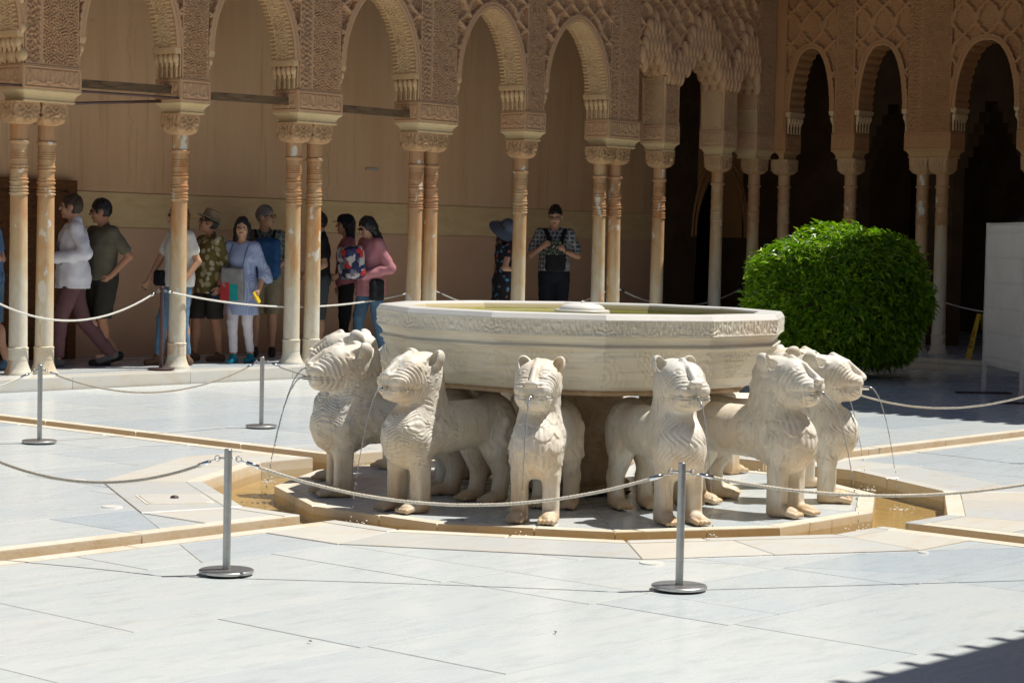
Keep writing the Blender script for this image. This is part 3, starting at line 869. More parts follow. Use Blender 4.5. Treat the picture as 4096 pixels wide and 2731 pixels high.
def column_parts():
    sh = MB(); CS = 0.80
    prof = [(0.185, 0.0), (0.185, 0.012), (0.165, 0.035), (0.145, 0.07), (0.131, 0.11), (0.126, 0.15), (0.129, 0.152)]
    prof = [(r*CS, z) for r, z in prof]; sh.lathe(prof, 28); base = sh.mesh('base', True, 0.7)
    b = MB().lathe([(r*CS, z) for r, z in [(0.128, 0.15), (0.127, 0.262), (0.132, 0.266), (0.133, 0.278), (0.126, 0.284), (0.119, 0.286), (0.118, 0.30), (0.116, 0.9), (0.112, 1.4), (0.109, 1.83)]], 28)
    shaft = b.mesh('shaft', True, 0.7)
    rr = [(0.109, 1.83), (0.109, 1.838)]
    for z, r, h in ((1.845, 0.124, 0.022), (1.880, 0.121, 0.018), (1.912, 0.121, 0.018), (1.962, 0.124, 0.022), (1.998, 0.120, 0.016), (2.09, 0.123, 0.020), (2.125, 0.122, 0.018), (2.200, 0.118, 0.011), (2.224, 0.118, 0.011), (2.248, 0.118, 0.011), (2.272, 0.118, 0.011)):
        rr += [(0.108, z), (r, z + h*0.25), (r, z + h*0.75), (0.108, z + h)]
    rr += [(0.108, 2.36), (0.128, 2.366), (0.133, 2.376), (0.133, 2.388), (0.126, 2.396), (0.108, 2.40)]
    rings = MB().lathe([(r*CS, z) for r, z in rr], 28).mesh('ring_moulding', True, 0.6)
    nk = MB(); vs = []; fs = []; n = 48
    zs = [2.40, 2.42, 2.56, 2.585]
    for kz, z in enumerate(zs):
        for i in range(n):
            a = 2*PI*i/n; r = 0.108 + (0.006*abs(math.sin(a*6)) if 0 < kz < 3 else 0.002)
            vs.append((r*CS*math.cos(a), r*CS*math.sin(a), z))
    for k in range(3):
        for i in range(n):
            j = (i+1) % n; fs.append((k*n+i, k*n+j, (k+1)*n+j, (k+1)*n+i))
    neck = nk.add(vs, fs).mesh('neck', True, 0.8)
    # capital: circle flowing into a square block, carved
    n = 120; lv = [2.555, 2.565, 2.58, 2.60, 2.62, 2.64, 2.66, 2.68, 2.70, 2.72, 2.74, 2.755, 2.77, 2.775, 2.785, 2.79]
    V = []; Q = []
    for kz, z in enumerate(lv):
        t = min(1, max(0, (z - 2.555)/0.085)); e = 2 + 12*t
        hs = 0.093 + 0.060*math.sin(min(1, t)*PI/2)
        for i in range(n):
            a = 2*PI*i/n; c, s_ = math.cos(a), math.sin(a)
            r = hs / ((abs(c)**e + abs(s_)**e)**(1/e))
            x, y = r*c, r*s_
            u = (math.atan2(s_, c)/(PI/2) * 0.31)
            dep = 0.013*float(samp(TURING2, u/0.31*0.5, z/0.42)) if 2.57 < z < 2.765 else (0.004 if z > 2.772 else 0.0)
            k = 1 + dep/ r
            V.append((x*k, y*k, z))
    for k in range(len(lv)-1):
        for i in range(n):
            j = (i+1) % n; Q.append((k*n+i, k*n+j, (k+1)*n+j, (k+1)*n+i))
    capital = npmesh('capital', V, Q)
    return dict(base=(base, M_COL), shaft=(shaft, M_COL), ring_moulding=(rings, M_COL), neck=(neck, M_COL), capital=(capital, M_CAPITAL))
CP = column_parts()
def column(x, y, label, group='marble columns of the arcades'):
    t = thing('marble_column', label, 'column', (x, y, PZ), 0, group)
    for nm, (me, mt) in CP.items(): put(nm, me, mt, t)
    t.rotation_euler = (random.uniform(-0.004, 0.004), random.uniform(-0.004, 0.004), 0)
    return t
def abacus(wl, par, a0, a1, t0, t1, mat):
    prof = [(-0.060, 2.915), (-0.048, 2.921), (-0.046, 2.933), (-0.056, 2.941), (-0.055, 2.955), (-0.047, 2.98), (-0.030, 3.005), (-0.010, 3.022), (-0.002, 3.028), (-0.002, 3.04)]
    vs = []; fs = []
    for o, z in prof:
        for (a, t) in ((a0-o, t0-o), (a1+o, t0-o), (a1+o, t1+o), (a0-o, t1+o)): vs.append(wl.w(a, t, z))
    for k in range(len(prof)-1):
        for i in range(4):
            j = (i+1) % 4; fs.append((k*4+i, k*4+j, (k+1)*4+j, (k+1)*4+i))
    fs.append((3, 2, 1, 0)); fs.append(tuple(range(len(vs)-4, len(vs))))
    me = MB().add(vs, fs).mesh('abacus')
    bm = bmesh.new(); bm.from_mesh(me); bmesh.ops.recalc_face_normals(bm, faces=bm.faces); bm.to_mesh(me); bm.free()
    put('abacus', me, mat, par)
def jamb_bracket_mesh(D):
    """bracket on the reveal: local x out of the reveal, y along depth (0..D), z up from 0"""
    m = MB()
    m.box(-0.02, 0.062, 0.0, D, 0.285, 0.33); m.box(-0.02, 0.052, 0.005, D-0.005, 0.262, 0.287)
    n = 5
    for i in range(n):
        y = D*(i+0.5)/n
        m.ball((0.022, y, 0.215), (0.034, D/n*0.47, 0.055), 8, 6)
        m.ball((0.010, y, 0.165), (0.022, D/n*0.36, 0.045), 8, 5)
        m.tube([(0.006, y, 0.01), (0.006, y, 0.13)], 0.012, 6)
    return m.mesh('jamb_bracket', True, 0.9)
JB = jamb_bracket_mesh(0.40)
def arcade(kind, boxes, par, jvis, mat, mat_in, res, ribs, fine_from, seb):
    """boxes: (a0, a1); spans between neighbours are arches (or 'muq')"""
    wl = Wall(kind); ez = (0, 0, 1)
    for bi, bx in enumerate(boxes):
        a0, a1, style = bx[0], bx[1], bx[2]
        fine = a1 > fine_from
        rr = res if fine else 0.05
        core = MB(); wl.box(core, a0+0.006, a1-0.006, 0.012, 0.43, BZ0, BZ1); core.build('impost_block', mat, par)
        w = a1 - a0
        relief('carved_panel', wl.w(a0, 0.006, BZ0), wl.U, ez, w, BZ1-BZ0, hf_script(w, BZ1-BZ0, bi*0.31), rr*0.9, mat, par)
        if jvis < 0: relief('carved_panel', wl.w(a0+0.003, 0.43, BZ0), -wl.T, ez, 0.424, BZ1-BZ0, hf_script(0.424, BZ1-BZ0, bi*0.17), rr*0.9, mat, par)
        else: relief('carved_panel', wl.w(a1-0.003, 0.006, BZ0), wl.T, ez, 0.424, BZ1-BZ0, hf_script(0.424, BZ1-BZ0, bi*0.17), rr*0.9, mat, par)
        abacus(wl, par, a0, a1, 0.0, 0.435, M_ABACUS if kind == 'long' else M_ABACUS_R)
        zt = 3.95 if style == 'm' else ZTOP
        i = 0.03 if style != 'm' else 0.025
        pier = MB(); wl.box(pier, a0+i, a1-i, 0.035, 0.41, BZ1, zt); pier.build('pier', mat, par)
        wp = w - 2*i; hp = zt - BZ1
        if w > 0.6 and style != 'm':
            for (q0, q1, tl) in ((a0+i, a0+i+wp*0.30, LETTERS), (a0+i+wp*0.30, a1-i, TURING)):
                relief('carved_panel', wl.w(q0, 0.022, BZ1), wl.U, ez, q1-q0, hp, hf_vine(q1-q0, hp, bi*0.23, 0.019, 0.42 if tl is TURING else 0.40, 0.022, tl), rr, mat, par)
        else:
            relief('carved_panel', wl.w(a0+i, 0.022, BZ1), wl.U, ez, wp, hp, hf_vine(wp, hp, bi*0.23, 0.019, 0.36), rr, mat, par)
        zj = 3.64 if style != 'm' else 3.95
        if jvis < 0: relief('carved_panel', wl.w(a0+i-0.004, 0.40, BZ1), -wl.T, ez, 0.375, zj-BZ1, hf_vine(0.375, zj-BZ1, bi*0.41, 0.012, 0.36), rr, mat_in, par)
        else: relief('carved_panel', wl.w(a1-i+0.004, 0.03, BZ1), wl.T, ez, 0.375, zj-BZ1, hf_vine(0.375, zj-BZ1, bi*0.41, 0.012, 0.36), rr, mat_in, par)
        if style == 'm':
            for (qa, qt) in ((a0+0.02, 0.03), (a1-0.02, 0.03), (a0+0.02, 0.41)):
                c = wl.w(qa, qt, 0)
                MB().lathe([(0.028, BZ1), (0.028, BZ1+0.03), (0.018, BZ1+0.05), (0.017, 3.82), (0.024, 3.83), (0.022, 3.85), (0.036, 3.93), (0.036, 3.955)], 10, (c[0], c[1], 0)).build('colonnette', mat, par, True, 0.7)
    for bi in range(len(boxes)-1):
        a0, a1 = boxes[bi][1], boxes[bi+1][0]
        if boxes[bi][2] == 'm' or boxes[bi+1][2] == 'm':
            muqarnas(wl, par, boxes, bi, mat, mat_in, res); continue
        fine = a1 > fine_from
        rr = res if fine else 0.05
        c = (a0+a1)/2; a = (a1-a0)/2 - 0.045; zs, za = 3.62, 4.55
        # brackets on both reveals
        for sg, aa in ((1, a0+0.03), (-1, a1-0.03)):
            o = put('jamb_bracket', JB, mat_in, par)
            ux, ty = Vector(wl.U*sg), Vector(wl.T)
            Mx = Matrix((ux, ty, Vector((0,0,1)))).transposed().to_4x4(); Mx.translation = Vector(wl.w(aa - sg*0.028, 0.022, BZ1))
            o.matrix_basis = Mx
        # spandrel
        w = a1 - a0 + 0.06; h = ZTOP - 3.6
        if seb == 'fine': hf = lambda X, Y: sebka(X - w/2, Y - 0.1, 0.32, 0.32, 0.034)
        else: hf = lambda X, Y: sebka(X - w/2, Y - 0.1, 0.37, 0.47, 0.036)
        relief('carved_spandrel', wl.w(a0-0.03, 0.045, 3.6), wl.U, ez, w, h, hf, rr, mat, par,
               mask=lambda cx, cy: (np.abs(cx - w/2) > a*1.02) | (cy + 3.6 > arch_z(cx - w/2, a, zs, za) + 0.035))
        # soffit
        x, z, nx, nz, l = arch_pts(a, zs, za, rr*0.9)
        ts = np.linspace(0.02, 0.40, max(6, int(0.38/(rr*0.9))))
        Lg, Tg = np.meshgrid(l, ts, indexing='ij')
        ed = np.minimum(Tg - 0.02, 0.40 - Tg)
        if ribs == 'fine':
            teeth = np.where(np.sin(Lg*2*PI/0.048) > -0.2, 0.016, -0.006)
            H = np.where(ed < 0.075, teeth, 0.012*samp(TURING, Tg/0.40, Lg/0.40)); H = np.where((ed > 0.075) & (ed < 0.09), 0.014, H)
        else: H = 0.030*np.abs(np.sin(Lg*PI/0.115)) - 0.01
        Px = c + x[:, None] - nx[:, None]*H; Pz = z[:, None] - nz[:, None]*H
        P = wl.O + Px[..., None]*wl.U + Tg[..., None]*wl.T + Pz[..., None]*np.array(ez)
        I = np.arange(P.shape[0]*P.shape[1]).reshape(P.shape[:2])
        Q = np.stack([I[:-1,:-1], I[:-1,1:], I[1:,1:], I[1:,:-1]], -1).reshape(-1, 4)
        put('arch_soffit', npmesh('arch_soffit', P.reshape(-1, 3), Q), mat_in, par)
        # front moulding of the arch, scalloped outline
        vs = []; fs = []
        for k in range(len(l)):
            o = 0.070 + 0.014*abs(math.sin(l[k]*PI/0.085))
            for (off, t) in ((-0.004, 0.05), (-0.008, 0.012), (0.02, 0.004), (0.045, 0.012), (0.05, 0.002), (o, 0.004), (o, 0.055)):
                vs.append(wl.w(c + x[k] + nx[k]*off, t, z[k] + nz[k]*off))
        for k in range(len(l)-1):
            for j in range(6): fs.append((k*7+j, k*7+j+1, (k+1)*7+j+1, (k+1)*7+j))
        put('arch_moulding', npmesh('arch_moulding', vs, fs, False), mat, par)
        # rear face of the spandrel
        vs = []; fs = []
        st = max(1, len(l)//40); idx = list(range(0, len(l), st)) + [len(l)-1]
        for k in idx: vs += [wl.w(c + x[k], 0.40, z[k]), wl.w(c + x[k], 0.40, ZTOP)]
        for q in range(len(idx)-1): fs.append((2*q, 2*q+1, 2*q+3, 2*q+2))
        MB().add(vs, fs).build('rear_spandrel', mat, par)
        tp = MB(); wl.box(tp, a0-0.03, a1+0.03, 0.07, 0.40, za+0.06, ZTOP); tp.build('wall_core', mat, par)
def lobe_mesh(U, T):
    m = MB()
    Rm = Matrix((Vector(U), Vector(T), Vector((0,0,1)))).transposed()
    for t in (0.05, 0.20, 0.35):
        c = Vector(T)*t
        m.ball(c + Vector((0,0,0.078)), (0.044, 0.080, 0.135), 10, 8, Rm)
        m.ball(c + Vector((0,0,0.02)), (0.030, 0.055, 0.050), 8, 6, Rm)
    return m.mesh('muqarnas_cell', True)
_lobe = {}
def muqarnas(wl, par, boxes, bi, mat, mat_in, res):
    """stalactite hood: a pointed band of corbelled cells round a stepped opening"""
    if wl.kind not in _lobe: _lobe[wl.kind] = lobe_mesh(wl.U, wl.T)
    me = _lobe[wl.kind]
    L0, L1 = boxes[bi], boxes[bi+1]
    a0, a1 = L0[1], L1[0]; c = (a0+a1)/2; half = (a1-a0)/2
    e0 = (L0[0]+L0[1])/2 if L0[2] == 'm' else a0 - 0.03
    e1 = (L1[0]+L1[1])/2 if L1[2] == 'm' else a1 + 0.03
    zi0, zi1 = 3.93, (4.38 if half > 0.4 else 4.30); zo1 = 4.80 if half > 0.4 else 4.68
    zin = lambda x: zi0 + (zi1 - zi0)*max(0.0, 1 - abs(x)/half)
    eo = max(c - e0, e1 - c)
    zou = lambda x: 4.10 + (zo1 - 4.10)*max(0.0, 1 - abs(x)/eo)
    w = e1 - e0
    hf = lambda X, Y: sebka(X + e0, Y, 0.32, 0.32, 0.034)
    relief('carved_spandrel', wl.w(e0, 0.05, 4.0), wl.U, (0,0,1), w, ZTOP - 4.0, hf, res, mat, par,
           mask=lambda cx, cy: (cy + 4.0) > np.where(np.abs(cx + e0 - c) < half, zi0 + (zi1 - zi0)*(1 - np.abs(cx + e0 - c)/half) + 0.06, 3.9))
    dz = 0.125; ds = 0.086; k = 0
    z = 3.90
    while z < zo1:
        n = int(w/ds) + 1
        runs = []; last = None
        for j in range(-n, n+1):
            aa = c + (j + 0.5*(k % 2))*ds
            if aa < e0 + 0.02 or aa > e1 - 0.02: continue
            x = aa - c
            if z + 0.02 < zin(x) - 0.03 or z > zou(x) + 0.02: continue
            lowest = z < zin(x) + dz + 0.02
            o = put('muqarnas_cell', me, mat if (z > 4.35 or (j + k) % 3) else mat_in, par, loc=tuple(wl.w(aa + random.uniform(-.004, .004), -0.018 - 0.010*(k % 2) - 0.03*(z - 3.9), z)))
            o.scale = (1, 1, random.uniform(0.95, 1.06))
            
            if last is None or j != last + 1: runs.append([aa, aa])
            runs[-1][1] = aa; last = j
        for q0, q1 in runs:
            core = MB(); wl.box(core, q0 - ds*0.5, q1 + ds*0.5, 0.07, 0.37, z + 0.04, z + dz + 0.04); core.build('corbel_core', mat_in, par)
        z += dz; k += 1
    tp = MB(); wl.box(tp, e0, e1, 0.085, 0.40, zi1 + 0.02, ZTOP); tp.build('wall_core', mat, par)
    for bx in (L0, L1):
        if bx[2] == 'm':
            cr = MB(); wl.box(cr, bx[0]+0.03, bx[1]-0.03, 0.075 + 0.002*bi, 0.398, 3.95, ZTOP); cr.build('wall_core', mat, par)

long_arc = thing('arcade', 'long sunlit stucco arcade of carved arches behind the waiting visitors', 'arcade', (0, FY, 0))
end_arc = thing('arcade', 'shaded reddish stucco arcade of pointed arches behind the bush', 'arcade', (RX, 6, 0))
class P0:      # parts are built in world coordinates, the empties only carry an offset
    pass
def adopt(root, before):
    inv = Matrix.Translation(root.location).inverted()
    for o in bpy.data.objects:
        if o.parent == root and o.name not in before: o.matrix_parent_inverse = inv
LB = [(-4.0, -3.57, 's'), (-1.95, -1.52, 's'), (0.08, 0.51, 's'), (2.11, 2.84, 's'), (4.16, 4.59, 's'), (5.90, 6.62, 's'), (7.92, 8.64, 's'), (9.92, 10.34, 's'), (11.67, 12.37, 's'),
      (12.93, 13.29, 'm'), (14.36, 14.71, 'm'), (15.22, 15.72, 's')]
arcade('long', LB, long_arc, -1, M_STUCCO, M_STUCCO_IN, 0.0098, 'fine', 1.5, 'fine')
ARCH_EXP[:] = [2.5, 0.55]
RB = [(-8.99, -8.80, 's'), (-8.0, -7.61, 's'), (-6.78, -6.04, 's'), (-5.02, -4.30, 's'), (-3.2, -2.8, 's')]
arcade('end', RB, end_arc, 1, M_STUCCO_R, M_STUCCO_R, 0.0115, 'ribs', -9.5, 'big')
ARCH_EXP[:] = [1.6, 0.6]
MB().box(15.705, 15.98, 8.84, 9.405, BZ0, ZTOP).build('corner_pier', M_STUCCO_R, end_arc)
pm = MB()
for kz, zz_ in enumerate((3.33, 3.47, 3.60, 3.74, 3.88, 4.02)):
    for jt, tt in enumerate((0.09, 0.24, 0.38)):
        pm.ball((2.135 - 0.012*kz, FY + tt + 0.05*(kz % 2) - 0.02, zz_ + 0.05), (0.05, 0.085, 0.075), 10, 7)
pm.build('muqarnas_reveal', M_STUCCO_IN, long_arc, True)
adopt(long_arc, ()); adopt(end_arc, ())
for (x, lab) in ((-3.78, None), (-1.73, None), (0.3, None), (2.24, 'leftmost of the stained marble columns, paired, in front of wooden door'), (2.56, 'second marble column from the left, beside man in white shirt'),
                 (4.34, 'single marble column in front of woman in white T-shirt'), (6.06, 'cream white column, left of a pair, right of striped tunic woman'), (6.38, 'orange stained column with white patches, right of a pair, left of lions'),
                 (8.10, 'left column of the pair just left of the basin rim'), (8.39, 'right column of the pair rising behind the left basin rim'), (10.09, 'single patched marble column beside woman in sun hat'),
                 (11.78, 'left column of the pair right of the reading man'), (12.12, 'right column of the pair right of the reading man'), (13.11, 'slender single column catching sun on its right edge behind basin'),
                 (14.54, 'single pale column in front of dark arched doorway'), (15.50, 'shaded column at the courtyard corner left of bush')):
    column(x, 9.20, lab or 'marble column of the long arcade beyond the left picture edge')
for (y, lab) in ((8.93, 'reddish shaded column at the inner corner, just left of bush'), (7.78, 'single shaded column rising behind top of bush'), (6.57, 'left column of shaded pair behind right side of bush'), (6.25, 'right column of shaded pair behind right side of bush'),
                 (4.83, 'shaded column behind the white notice board'), (4.50, 'shaded column behind the white notice board'), (3.0, 'shaded column of the end arcade beyond the right picture edge')):
    column(RX + 0.22, y, lab)
# wooden tie beams and iron rods
for i, (x0, x1, z0, z1, lab) in enumerate(((2.84, 4.16, 3.15, 3.17, 'weathered wooden tie beam between the first and second impost from left'), (4.59, 5.90, 3.14, 3.16, 'weathered wooden tie beam above man in fedora'), (6.62, 7.92, 3.13, 3.13, 'weathered wooden tie beam above woman in pink jacket'))):
    bm_ = MB().obox((0, 0, 0), ((x1-x0)/2+0.05, 0, (z1-z0)/2), (0, 0.05, 0), (0, 0, 0.042))
    tag(bm_.build('tie_beam', M_BEAM, loc=((x0+x1)/2, FY+0.20, (z0+z1)/2)), lab, 'beam', 'wooden tie beams of the arcade')
tag(MB().tube([(2.84, FY+0.01, 3.055), (4.17, FY+0.03, 3.075)], 0.014, 8).build('iron_rod', M_IRON, smooth=True), 'thin reddish iron rod below the leftmost wooden beam', 'rod')
tag(MB().tube([(2.72, FY+0.08, 2.925), (4.18, FY+0.34, 3.05)], 0.016, 8).build('iron_rod', M_IRON, smooth=True), 'dark slanting iron rod under the leftmost wooden beam', 'rod')
tag(MB().tube([(0.51, FY+0.01, 3.055), (2.12, FY+0.03, 3.065)], 0.014, 8).build('iron_rod', M_IRON, smooth=True), 'iron rod entering from left edge at the first impost', 'rod')
# muqarnas reveal seen at the top left edge (jamb of a lobed arch)
# ------------------------------------------------------------------ gallery walls, ceilings, eaves
gw = thing('gallery_wall', 'plain ochre plaster wall with pale band behind the visitors', 'wall', (5, 11.2, PZ))
def part(mb, name, mat, root, **k):
    o = mb.build(name, mat, root, **k); o.matrix_parent_inverse = Matrix.Translation(root.location).inverted(); return o
part(MB().box(-6, 15.63, 11.2, 11.6, 2.087, 5.4), 'upper_plaster', M_WALL, gw)
part(MB().box(-6, 15.63, 11.186, 11.6, 1.672, 2.080), 'plaster_band', M_BAND, gw)
part(MB().box(-6, 15.63, 11.2, 11.6, PZ-0.05, 1.665), 'dado', M_DADO, gw)
part(MB().box(-6, 15.63, 11.225, 11.55, PZ, 5.3), 'joint_backing', M_DADO, gw)
rel = lambda *a, **k: None
pp = relief('carved_panel', (15.63, 11.19, 1.2), (1,0,0), (0,0,1), 1.19, 3.9, hf_vine(1.19, 3.9, 0.2, 0.012, 0.7), 0.03, M_SHADEWALL, gw); pp.matrix_parent_inverse = Matrix.Translation(gw.location).inverted()  # gallery corner's shade painted in through the darkened wall colour
part(MB().box(15.63, 16.82, 11.2, 11.6, PZ-0.05, 1.2).box(15.63, 16.82, 11.21, 11.6, 1.2, 5.4).box(18.12, 24, 11.2, 11.6, PZ-0.05, 5.4), 'door_pier', M_SHADEWALL, gw)
vs = []; fs = []
xs = np.linspace(-0.65, 0.65, 25); zz = arch_z(xs, 0.65, 1.75, 2.85)
for yy in (11.2, 11.6):
    for x, z in zip(xs, zz): vs += [(17.47 + x, yy, z), (17.47 + x, yy, 5.4)]
n = len(xs)
for i in range(n-1):
    fs += [(2*i, 2*i+2, 2*i+3, 2*i+1), (2*n+2*i, 2*n+2*i+1, 2*n+2*i+3, 2*n+2*i+2), (2*i, 2*n+2*i, 2*n+2*i+2, 2*i+2)]
part(MB().add(vs, fs), 'door_arch', M_STUCCO_R, gw)
ad = MB()
for rr_, yy in ((0.70, 11.17), (0.78, 11.18)):
    pts = [(17.47 + rr_*math.cos(a), yy, 1.75 + 1.1*rr_/0.65*max(0, math.sin(a))**1.0) for a in np.linspace(0, PI, 25)]
    ad.tube(pts, 0.022, 6)
part(ad, 'arch_ribs', M_STUCCO_R, gw, smooth=True)
# wooden door at the left end of the gallery wall
dr = thing('wooden_door', 'dark carved wooden door in the gallery wall at left edge', 'door', (3.2, 11.18, PZ))
for k, (x0, x1) in enumerate(((2.05, 3.14), (3.16, 4.30))):
    lf = part(MB().box(x0, x1, 11.14, 11.19, PZ+0.005, 2.07), 'door_leaf', M_DOOR, dr)
    for zz_ in (0.3, 0.95, 1.55):
        p = relief('carved_panel', (x0+0.1, 11.139, zz_), (1,0,0), (0,0,1), x1-x0-0.2, 0.5, hf_vine(x1-x0-0.2, 0.5, zz_, 0.012, 0.3), 0.02, M_DOOR, dr); p.matrix_parent_inverse = Matrix.Translation(dr.location).inverted()
part(MB().box(1.9, 2.05, 11.10, 11.2, PZ, 2.2).box(4.30, 4.42, 11.10, 11.2, PZ, 2.2).box(2.05, 4.30, 11.10, 11.2, 2.08, 2.2), 'door_frame', M_DOOR, dr)
# inner hall of the end gallery: second screen with stepped arches, dark rooms behind
hall = thing('inner_hall', 'dark hall with stepped arches behind the end arcade', 'hall', (18.4, 6, PZ))
hm = MB()
def screen(x, spans, z_spring, z_top):
    m = MB(); prev = -3.0
    for (y0, y1) in spans:
        m.box(x, x+0.35, prev, y0, PZ, 5.3); prev = y1
        n = 6; hw = (y1-y0)/2; c = (y0+y1)/2
        for k in range(n):
            f0 = hw*(1 - k/n)**0.9; f1 = hw*(1-(k+1)/n)**0.9
            z0 = z_spring + (z_top - z_spring)*k/n; z1 = z_spring + (z_top - z_spring)*(k+1)/n
            m.box(x+0.002*k, x+0.35-0.002*k, c-hw, c-f0*0.9, z0, z1); m.box(x+0.002*k, x+0.35-0.002*k, c+f0*0.9, c+hw, z0, z1)
        m.box(x+0.013, x+0.337, y0, y1, z_top, 5.3)
    m.box(x, x+0.35, prev, 11.2, PZ, 5.3)
    return m
part(screen(18.3, [(4.2, 5.6), (6.2, 7.4), (7.9, 9.1)], 2.9, 3.9), 'inner_screen', M_SHADEWALL, hall)
part(MB().box(23.6, 23.9, -3, 14, 0, 5.6).box(14.4, 23.9, 13.6, 13.9, 0, 5.6).box(15.63, 15.9, 11.6, 13.8, 0, 5.6), 'hall_wall', M_SHADEWALL, hall)
# eaves: timber soffit, tiled roof edge
def tiled_roof(name, lab, loc, soffits, tiles):
    t = thing(name, lab, 'roof', loc)
    part(soffits, 'timber_soffit', M_BEAM, t)
    o = part(tiles, 'roof_tiles', M_TILE, t); o['kind'] = 'stuff'
    return t
def slope(mb, x0, x1, y0, y1, z0, z1, ax, th=0.07):
    """sheet rising from edge 0 to edge 1 along ax"""
    if ax == 'y': v = [(x0,y0,z0),(x1,y0,z0),(x1,y1,z1),(x0,y1,z1)]
    else: v = [(x0,y0,z0),(x0,y1,z0),(x1,y1,z1),(x1,y0,z1)]
    vv = v + [(a,b,c+th) for a,b,c in v]
    return mb.add(vv, [(0,3,2,1),(4,5,6,7),(0,1,5,4),(1,2,6,5),(2,3,7,6),(3,0,4,7)])
def tile_row(mb, p0, p1, up, n_len=0.55, pitch=0.23, r=0.085):
    p0 = Vector(p0); p1 = Vector(p1); up = Vector(up).normalized(); L = (p1-p0).length; d = (p1-p0)/L
    nrm = d.cross(up); nrm = -nrm if nrm.z < 0 else nrm
    for i in range(int(L/pitch)):
        c = p0 + d*(i+0.5)*pitch
        vs = []; m = 6
        for q in (0, n_len):
            rr = r*(1.0 if q == 0 else 0.85)
            for k in range(m+1):
                a = PI*k/m; vs.append(c + up*(q - 0.06) + d*(rr*math.cos(a)) + nrm*(rr*math.sin(a)))
        mb.add(vs, [(k, k+1, m+2+k, m+1+k) for k in range(m)] + [tuple(range(m, -1, -1))])
    return mb
OV, EZ = 8.355, 5.47
s1 = MB(); slope(s1, -8, 16.0, OV, 11.8, EZ, 6.7, 'y')
s1.box(-8, 24, 9.38, 11.7, 5.40, 5.46).box(-8, 15.9, 8.9, 9.42, 5.44, 5.62)
t1 = tile_row(MB(), (-8, OV-0.02, EZ+0.07), (15.6, OV-0.02, EZ+0.07), (0, 1, 0.32))
tiled_roof('arcade_roof', 'tiled roof and timber eaves over the long arcade, above the picture', (4, 10, EZ), s1, t1)
s2 = MB(); slope(s2, 15.05, 19.5, -3, 14, 5.60, 6.9, 'x'); s2.box(16.1, 24, -3, 14, 5.42, 5.47)
t2 = tile_row(MB(), (15.03, 8.3, 5.67), (15.03, -3, 5.67), (1, 0, 0.3))
tiled_roof('end_roof', 'tiled roof over the end arcade, above the picture', (17, 6, 5.6), s2, t2)
# pavilion standing out into the court just beyond the right edge (it throws the shade behind the fountain)
pv = thing('pavilion', 'projecting stucco pavilion just beyond the right picture edge', 'pavilion', (12.8, 0.4, 0))
part(MB().box(10.7, 11.1, -2.4, 1.45, 3.0, 5.6).box(11.1, 15.6, 1.05, 1.45, 3.0, 5.6).box(11.1, 15.6, -2.4, -2.0, 3.0, 5.6), 'wall', M_STUCCO, pv)
for (x, y) in ((10.9, 1.25), (10.9, -0.2), (10.9, -2.2), (12.6, 1.25), (14.3, 1.25)):
    part(MB().lathe([(0.18, 0), (0.13, 0.12), (0.118, 0.3), (0.11, 2.5), (0.16, 2.6), (0.16, 3.0)], 16, (x, y, 0)), 'pillar', M_COL, pv, smooth=True, angle=0.6)
s3 = MB(); PE = (9.65, 3.80, 5.80)
s3.add([(PE[0], -4.2, 5.8), (PE[0], PE[1], 5.8), (15.6, PE[1], 5.8), (15.6, -4.2, 5.8), (12.9, -0.5, 8.2), (14.4, -0.5, 8.2)], [(0,1,4), (1,2,5,4), (2,3,5), (3,0,4,5), (3,2,1,0)])
part(s3, 'roof', M_BEAM, pv)
t3 = tile_row(MB(), (PE[0]-0.02, PE[1], 5.83), (PE[0]-0.02, -4.2, 5.83), (1, 0, 0.6)); tile_row(t3, (15.6, PE[1]+0.02, 5.83), (PE[0], PE[1]+0.02, 5.83), (0, -1, 0.6))
part(t3, 'roof_tiles', M_TILE, pv)['kind'] = 'stuff'
# near gallery roof over the camera: its tiled edge throws the shade in the lower right corner
ng = thing('near_gallery', 'gallery with tiled eaves on the near side, behind the camera', 'gallery', (-4, -8, 0))
s4 = MB(); slope(s4, -16, 14, -5.92, -10.5, 5.30, 6.6, 'y'); s4.box(-16, 14, -11, -7.0, 5.2, 5.28)
part(s4, 'roof', M_BEAM, ng)
part(MB().box(-16, 14, -11.2, -10.9, 0, 5.2), 'rear_wall', M_WALL, ng)
part(MB().box(-16, 14, -7.42, -7.0, 3.05, 5.2), 'upper_wall', M_STUCCO, ng)
for x in (-15, -12.8, -10.6, -5.0, -2.8, -0.6, 1.6, 3.8, 6.0, 8.2, 10.4, 12.6):
    if abs(x + 10.6) < 0.5 or -9.6 < x < -5.5: continue
    part(MB().lathe([(0.18, 0), (0.13, 0.12), (0.118, 0.3), (0.11, 2.5), (0.2, 2.6), (0.2, 3.06)], 16, (x, -7.2, 0)), 'pillar', M_COL, ng, smooth=True, angle=0.6)
part(tile_row(MB(), (14, -5.90, 5.35), (-16, -5.90, 5.35), (0, -1, 0.3), 0.55, 0.245, 0.032), 'roof_tiles', M_TILE, ng)['kind'] = 'stuff'
part(MB().box(-16, 14, -10.9, -7.3, -0.06, -0.003), 'floor', M_FLOOR, ng)
